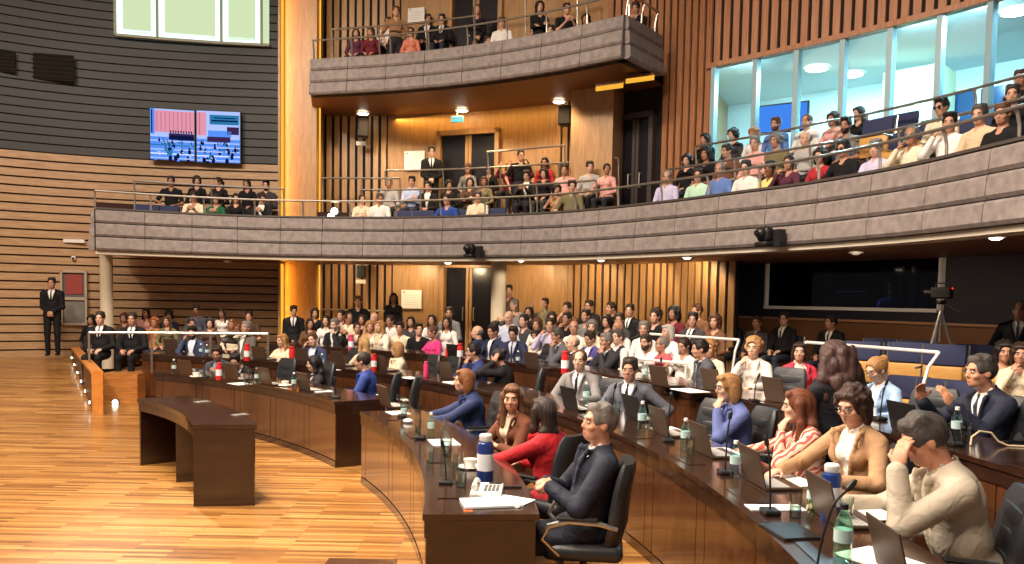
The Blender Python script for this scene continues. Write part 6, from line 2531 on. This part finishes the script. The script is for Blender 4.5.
# plaque, detector and hose cabinet on the left wall
p = lw(74, 241); tag(MB().rbox((0, 0, 0), (.46, .03, .08), .006).build('wall_plaque', M['white'], None, p, rz=LW_RZ), 'long narrow white plaque on the left wood wall', 'sign')
p = lw(73.5, 258); t = thing('wall_sensor', 'small round sensor on the left wood wall below the plaque', 'sensor', p, LW_RZ)
MB().rbox((0, 0, 0), (.09, .05, .09), .015).build('sensor_body', M['white'], t); MB().ball((0, -.03, -.01), .03).build('lens', M['black_plastic'], t)
a, b = lw(61, 325, .05), lw(88, 271, .05); c = (a + b) / 2; w_, h_ = (b - a).x, b.z - a.z
t = thing('hose_cabinet', 'framed cabinet with red interior above and grey panel below, beside standing usher', 'cabinet', (c.x, c.y, a.z), LW_RZ)
MB().box((0, .02, h_ / 2), (w_, .06, h_)).build('cabinet_box', plain('cabinet_grey', (96, 88, 82), .5), t)
m = MB()
for z, hh in ((0, .05), (h_ * .46, .07), (h_ - .05, .05)):
    m.box((0, -.04, z + hh / 2), (w_ + .04, .08, hh))
m.box((-w_ / 2, -.04, h_ / 2), (.05, .08, h_)); m.box((w_ / 2, -.04, h_ / 2), (.05, .08, h_))
m.build('cabinet_frame', plain('cabinet_frame', (176, 160, 140), .5), t)
MB().box((0, -.02, h_ * .75), (w_ - .16, .02, h_ * .36)).build('red_panel', plain('cabinet_red', (150, 60, 54), .5), t)
MB().box((0, -.02, h_ * .24), (w_ - .1, .02, h_ * .40)).build('grey_panel', plain('cabinet_panel', (120, 116, 110), .6, noise=.4, nscale=8), t)

# ------------------------------------------------------------------ dark booth under the right balcony
def bth(px, py, off=.0):
    return at_R(px, py, 19.4 - off)


M['booth_slat'] = plain('booth_slat', (44, 40, 48), .6)
xs = [737 + i * 29 for i in range(15)]
P0 = [at_R(x, 290, 19.5) for x in xs]
zl = at_R(860, 320.5, 19.35).z
pth = [Vector((p.x, p.y)) for p in P0]
m = MB(); m.sweep(pth, [(.25, .5), (-.14, .5), (-.14, zl - .03), (.25, zl - .03)]); struct(m.build('wall_booth_ledge', M['soffit']))
m = MB(); m.sweep(pth, [(.3, zl - .03), (-.2, zl - .03), (-.2, zl + .01), (.3, zl + .01)]); struct(m.build('trim_3', plain('ledge_oak', (176, 130, 96), .4)))
zw0 = at_R(855, 309, 19.45).z
m = MB(); m.sweep(pth, [(.06, zl), (0, zl), (0, zw0), (.06, zw0)]); struct(m.build('wall_booth_apron', M['booth']))
pl = [p for p, x in zip(pth, xs) if x <= 770]; pr = [p for p, x in zip(pth, xs) if x >= 938]
for q_, nm in ((pl, 'wall_booth_left'), (pr, 'wall_booth_right')):
    m = MB(); m.sweep(q_, [(.06, zw0), (0, zw0), (0, 2.8), (.06, 2.8)]); struct(m.build(nm, M['booth']))
bk_ = offset(pth, 2.2)
m = MB(); m.sweep(bk_, [(.1, .4), (0, .4), (0, 2.8), (.1, 2.8)], 1)
for a, b in zip(resample(bk_, .25), resample(bk_, .25)[1:]):
    c = (a + b) / 2; d = b - a
    m.box((c.x, c.y, 1.6), (.13, .12, 2.4), math.atan2(d.y, d.x), 0)
struct(m.build('wall_booth_back', [M['booth_slat'], M['booth']]))
for k, q_ in (('left', (pth[0], bk_[0])), ('right', (pth[-1], bk_[-1]))):
    d = q_[1] - q_[0]; c = (q_[0] + q_[1]) / 2
    struct(MB().box((c.x, c.y, 1.6), (d.length + .3, .1, 2.4), math.atan2(d.y, d.x)).build('wall_booth_side_' + k, M['booth']))
bw_ = struct(thing('window_3', 'x', 'x')); del bw_['label']; del bw_['category']
a, b = at_R(768, 290, 19.43), at_R(940, 290, 19.43)
d = b - a; d.z = 0; L = d.length; rz = math.atan2(d.y, d.x); c = (a + b) / 2
sg = [p for p, x in zip(pth, xs) if 760 <= x <= 945]
m = MB(); m.sweep(sg, [(.01, zw0), (-.01, zw0), (-.01, 2.78), (.01, 2.78)]); m.build('pane', glass('booth_glass', (150, 156, 176), .05, .06), bw_)
fm_ = MB()
fm_.sweep(sg, [(.0, zw0 - .03), (-.07, zw0 - .03), (-.07, zw0 + .03), (.0, zw0 + .03)])
for q_ in (sg[0], sg[-1]):
    fm_.box((q_.x, q_.y - .03, (zw0 + 2.8) / 2), (.07, .09, 2.8 - zw0))
fm_.build('window_frame', M['white_metal'], bw_)
for px, py, lab in ((850, 300, 'dark monitor inside the booth left of the pale blue shirt'), (812, 303, 'small dark monitor inside the booth at the left')):
    p = at_R(px, py, 20.4)
    t = thing('booth_monitor', lab, 'monitor', p, -.7)
    MB().rbox((0, 0, .0), (.55, .04, .34), .01).build('monitor_panel', M['black_plastic'], t); MB().tube([(0, .02, -.15), (0, .02, -.4)], .03, 6).build('stand', M['black_plastic'], t)

# video camera on a tripod
p = at_R(939, 352, 17.6)
ft = [at_R(x, y, 17.4) for x, y in ((921, 372), (954, 376), (938, 362))]
top = at_y(939.5, 311, p.y)
t = thing('tripod', 'silver tripod standing among the empty blue seats', 'tripod', (p.x, p.y, .5))
hb = top.z - .5 + .12
for k, (dx, dy) in enumerate(((-.42, -.15), (.36, -.22), (.05, .4))):
    l = MB().tube([(0, 0, hb - .12), (dx, dy, .0)], [.022, .014], 8).build('tripod_leg', M['steel'], t)
    MB().ball((dx, dy, .015), .02, 8).build('rubber_foot', M['black_plastic'], l)
MB().tube([(0, 0, hb - .55), (0, 0, hb)], .018, 8).build('centre_column', M['steel'], t)
MB().rbox((0, 0, hb + .0), (.1, .1, .06), .02).build('pan_head', M['black_plastic'], t)
MB().tube([(0, 0, hb), (.12, -.28, hb - .14)], .008, 6).build('pan_handle', M['black_plastic'], t)
t2 = thing('video_camera', 'black video camera on the silver tripod with a red tally light', 'camera', (p.x, p.y, .5 + hb + .03), .7)
t2.scale = (.8,) * 3
MB().rbox((0, 0, .12), (.14, .34, .2), .03).build('camera_body', M['black_plastic'], t2)
MB().lathe([(.05, 0), (.055, .12), (.045, .12)], (0, .16, .13), 14, M=Matrix.Rotation(-PI / 2, 3, 'X')).build('lens', M['black_plastic'], t2)
MB().tube([(0, -.12, .22), (0, -.1, .29), (0, .1, .29), (0, .12, .22)], .012, 6).build('carry_handle', M['black_plastic'], t2)
MB().ball((-.02, -.175, .2), .012, 8).build('tally_light', emitter('tally_red', (255, 30, 20), 5), t2)

# ------------------------------------------------------------------ empty theatre seats that show
for px, py, R_, z, lab in ((860, 341, 16.9, .38, 'empty wood and blue theatre seat nearest the bald seated person'), (906, 342, 16.9, .38, 'empty wood and blue theatre seat left of the tripod'), (942, 344, 16.9, .38, 'empty wood and blue theatre seat behind the tripod legs'),
                           (905, 376, 16.0, .3, 'empty blue theatre seat in front row, left of the tripod'), (936, 379, 16.0, .3, 'empty blue theatre seat in front row, below the tripod'), (966, 383, 16.0, .3, 'empty blue theatre seat in front row, beside the speaker'),
                           (880, 338, 17.8, .5, 'dim empty theatre seat of the back row left of the tripod'), (914, 340, 17.8, .5, 'second dim empty theatre seat of the back row left of the tripod'), (972, 344, 17.8, .5, 'dim empty theatre seat of the back row right of the tripod')):
    pt = at_R(px, py, R_)
    theatre_seat(pt.x, pt.y, pt.z - .92, heading(pt.x, pt.y, *STAGE) + 25, lab)
for px, py, lab in ((145, 202, 'empty blue seat at the left end of the left balcony front row'), (165, 203, 'second empty blue seat from the left end of the left balcony'), (403, 208, 'empty blue seat right of the white shirt in the central gallery'), (421, 209, 'empty blue seat left of the bright blue T-shirt'), (462, 208, 'empty blue seat between bright blue T-shirt and cream shirt'), (492, 206, 'empty blue seat right of the cream shirt')):
    pt = at_y(px, py, tab(BAL_T, px) + .9)
    theatre_seat(pt.x, pt.y, BFL[0], heading(pt.x, pt.y, -4.5, 3), lab, 'empty blue seats of the balcony front row')
for px, py, lab in ((888, 133, 'first empty wooden balcony seat left of the sunglasses'), (908, 127, 'empty wooden balcony seat just left of the sunglasses'), (965, 118, 'empty wooden balcony seat right of the sunglasses'), (928, 118, 'empty wooden balcony seat behind the sunglasses'), (870, 118, 'empty blue window-row seat right of the long black hair'), (895, 113, 'second empty blue window-row seat right of the long black hair')):
    pt = at_y(px, py, tab(BAL_T, px) + 1.2 * (1.45 if py > 117 else 2.2))
    theatre_seat(pt.x, pt.y, pt.z - .88, heading(pt.x, pt.y, *STAGE), lab, 'empty seats of the right balcony')
# screen inside the lit gallery room
pt = bw(783, 118, -.9)
t = thing('room_screen', 'blue wall screen inside the lit room behind the long window', 'screen', pt, -.55)
MB().rbox((0, 0, 0), (.95, .06, .55), .01).build('housing', M['black_plastic'], t); MB().box((0, -.035, 0), (.88, .01, .48)).build('picture', M['sc_blue'], t)
for px, py, lab in ((817, 68, 'round ceiling light in the gallery room, left one'), (852, 74, 'round ceiling light in the gallery room, second from left'), (1016, 11, 'round ceiling light in the gallery room at the right edge')):
    p = at_z(px, py, 6.6)
    downlight(p, lab, .22)

# glazed partition on the far side of the lit room
a, b = bw(905, 90, -3.1), bw(1040, 60, -3.1)
d = b - a; L = math.hypot(d.x, d.y); rz = math.atan2(d.y, d.x); c = (a + b) / 2
w4 = struct(thing('window_4', 'x', 'x', (c.x, c.y, 5.35), rz)); del w4['label']; del w4['category']
M['night_glass'] = plain('night_blue_glass', (40, 70, 110), .15)
for i in range(5):
    for j in range(2):
        MB().box((-L / 2 + L * (i + .5) / 5, -.1, (j - .5) * .62), (L / 5 - .08, .03, .54)).build('pane', M['night_glass'], w4)
m = MB()
for i in range(6):
    m.box((-L / 2 + L * i / 5, -.1, 0), (.07, .07, 1.3))
for j in range(3):
    m.box((0, -.1, (j - 1) * .62), (L, .07, .07))
m.build('window_frame', M['room_white'], w4)
# seats under the people of the dim row
for o in [o for o in bpy.data.objects if o.type == 'EMPTY' and o.parent is None and str(o.get('label', '')).endswith("dim row below dark booth window")]:
    lab_ = str(o['label']).split(', ')[-1].split(' from')[0]
    theatre_seat(o.location.x, o.location.y, o.location.z, math.degrees(o.rotation_euler.z), f'blue theatre seat under the {lab_} person from left in the dim booth row', 'occupied theatre seats below the booth')
# ------------------------------------------------------------------ light
W = bpy.data.worlds.new('hall'); SC.world = W; W.use_nodes = True
bg = W.node_tree.nodes['Background']
bg.inputs['Color'].default_value = (1.0, .9, .8, 1); bg.inputs['Strength'].default_value = .22


def area(name, loc, size, energy, rgb=(255, 236, 214), target=None, shape='RECTANGLE', spread=180):
    l = bpy.data.lights.new(name, 'AREA'); l.energy = energy; l.color = lin(rgb)[:3]
    l.shape = shape; l.size = size[0]; l.size_y = size[1]; l.spread = math.radians(spread)
    o = bpy.data.objects.new(name, l); COL.objects.link(o); o.location = loc
    d = Vector(target or (loc[0], loc[1], 0)) - Vector(loc)
    o.rotation_euler = d.to_track_quat('-Z', 'Y').to_euler()
    return o


def spot(name, loc, energy, angle=70, rgb=(255, 236, 214), target=None, blend=.5, r=.05):
    l = bpy.data.lights.new(name, 'SPOT'); l.energy = energy; l.color = lin(rgb)[:3]; l.spot_size = math.radians(angle); l.spot_blend = blend; l.shadow_soft_size = r
    o = bpy.data.objects.new(name, l); COL.objects.link(o); o.location = loc
    d = Vector(target or (loc[0], loc[1], 0)) - Vector(loc)
    o.rotation_euler = d.to_track_quat('-Z', 'Y').to_euler()
    return o


# the hall's ceiling lights (out of the frame, overhead)
area('ceiling_lamp', (-9, 8, 10.6), (4, 4), 1150)
spot('hall_spot', (-8, 14, 8.5), 8500, 42, target=(1.2, 5.6, .4), r=.2)  # added fill from the far left, brightens the near desk fronts
area('ceiling_lamp', (-3.5, 7, 10.6), (3, 3), 1300)
area('ceiling_lamp', (-3, 3, 10.6), (3, 3), 1300)
spot('hall_spot', (-6, 0, 10.4), 2200, 55, target=(-1, 8, .5), r=.25)
spot('hall_spot', (-3, -1, 10.4), 2600, 60, target=(1.8, 5, .8), r=.25)
spot('hall_spot', (-9, 5, 10.4), 2200, 60, target=(-4, 12.5, .6), r=.25)
# lamps aimed at the balconies, some added for brightness
spot('gallery_lamp', (-1, 3, 10.4), 3000, 60, target=(5.5, 11, 4.2), r=.2)
spot('gallery_lamp', (-4, 8, 9.8), 1500, 55, target=(-.8, 18, 8.2), r=.2)  # added to brighten the top balcony and its walls
spot('soffit_lamp', (.25, 16.2, 2.6), 60, 60, (255, 236, 205), (-.3, 17.3, 1.9), r=.05)
spot('gallery_lamp', (-5, 7, 10.4), 1500, 60, target=(-2, 18, 4.0), r=.2)
spot('gallery_lamp', (-9, 6, 10.4), 2600, 70, target=(-9.5, 19, 3.5), r=.2)  # added fill for the left wood wall, no known fixture
spot('hall_spot', (-4, 2, 10.4), 1500, 50, target=(4, 8, 2.6), r=.2)
# added fill light so the booth interior shows; no fixture belongs to it
p = at_R(850, 290, 20.4)
area('booth_fill', (p.x, p.y, 2.6), (.8, .3), 10, (200, 214, 255))
# lit room behind the long window
for px, py, e in ((817, 68, 190), (852, 74, 190), (1016, 11, 220)):
    p = at_z(px, py, 6.5)
    area('room_lamp', (p.x, p.y, 6.54), (.4, .4), e, (206, 240, 255), shape='DISK')
for x in (725, 900, 960, 1060):
    p = bwx(x, -.35)
    area('room_lamp', (p.x, p.y, 6.58), (.25, .12), 110, (214, 242, 252), (p.x + 1.2, p.y + 1.2, 4.5))
# amber cove under the soffit and amber strips beside the pillar
a, b = bwx(388, .25), bwx(552, .25); c = (a + b) / 2
area('amber_cove', (c.x, c.y, 6.3), (4.2, .12), 28, (255, 196, 100), (c.x + .15, c.y + .3, 5.2))
for z0, z1, e in ((.6, 2.7, 22), (3.7, 10.8, 50)):
    o_ = area('amber_strip_lamp', (pc.x - pw / 2 + .03, pc.y - .12, (z0 + z1) / 2), (.06, z1 - z0), e, (255, 176, 60), (pc.x + .2, pc.y + .0, (z0 + z1) / 2))
    o_.rotation_euler = Matrix(((0, 0, -1), (-1, 0, 0), (0, 1, 0))).to_euler()
# downlights under the balconies, with added fill lamps among them
for px, Y in ((363, 18.6), (462, 18.0), (545, 17.0)):
    p = Vector(((px - 512) / F * Y, Y))
    spot('soffit_lamp', (p.x, p.y, 6.3), 160, 120, (255, 220, 170), (p.x, p.y + .8, 3), r=.1)
for px, Y, e in ((340, 18.9, 60), (400, 18.9, 70), (448, 18.4, 70), (521, 17.7, 70), (580, 16.9, 80), (640, 16.0, 80), (690, 15.1, 80)):  # added wall washers without fixtures of their own, lifting the rear wall
    p = Vector(((px - 512) / F * Y, Y))
    spot('soffit_lamp', (p.x, p.y, 2.7), e, 140, (255, 222, 172), (p.x + .3, p.y + 1.5, 1.2), r=.08)
for px, Y, e in ((170, 18.2, 45), (235, 18.4, 55), (448, 16.8, 60), (521, 16.0, 60), (601, 15.2, 60), (687, 13.6, 60)):  # the two leftmost are added to brighten the left slatted wall
    p = Vector(((px - 512) / F * Y, Y))
    spot('soffit_lamp', (p.x, p.y, 2.7), e, 120, (255, 226, 190), (p.x, p.y, 0), r=.08)
p = at_R(850, 300, 16.6)
spot('soffit_lamp', (p.x, p.y, 2.7), 75, 140, (255, 226, 190), (p.x + .8, p.y + .8, 1.0), r=.08)
p = at_R(770, 300, 16.6)
spot('soffit_lamp', (p.x, p.y, 2.7), 45, 140, (255, 226, 190), (p.x + .8, p.y + .8, 1.0), r=.08)  # added fill for the dark area by the booth, no downlight here
p = at_R(996, 300, 15.8)
spot('soffit_lamp', (p.x, p.y, 2.7), 60, 110, (255, 226, 190), (p.x - .5, p.y, 0), r=.08)
vs_ = SC.view_settings
vs_.view_transform = 'Standard'; vs_.look = 'None'; vs_.gamma = 1.0; vs_.use_curve_mapping = False
vs_.exposure = -.22
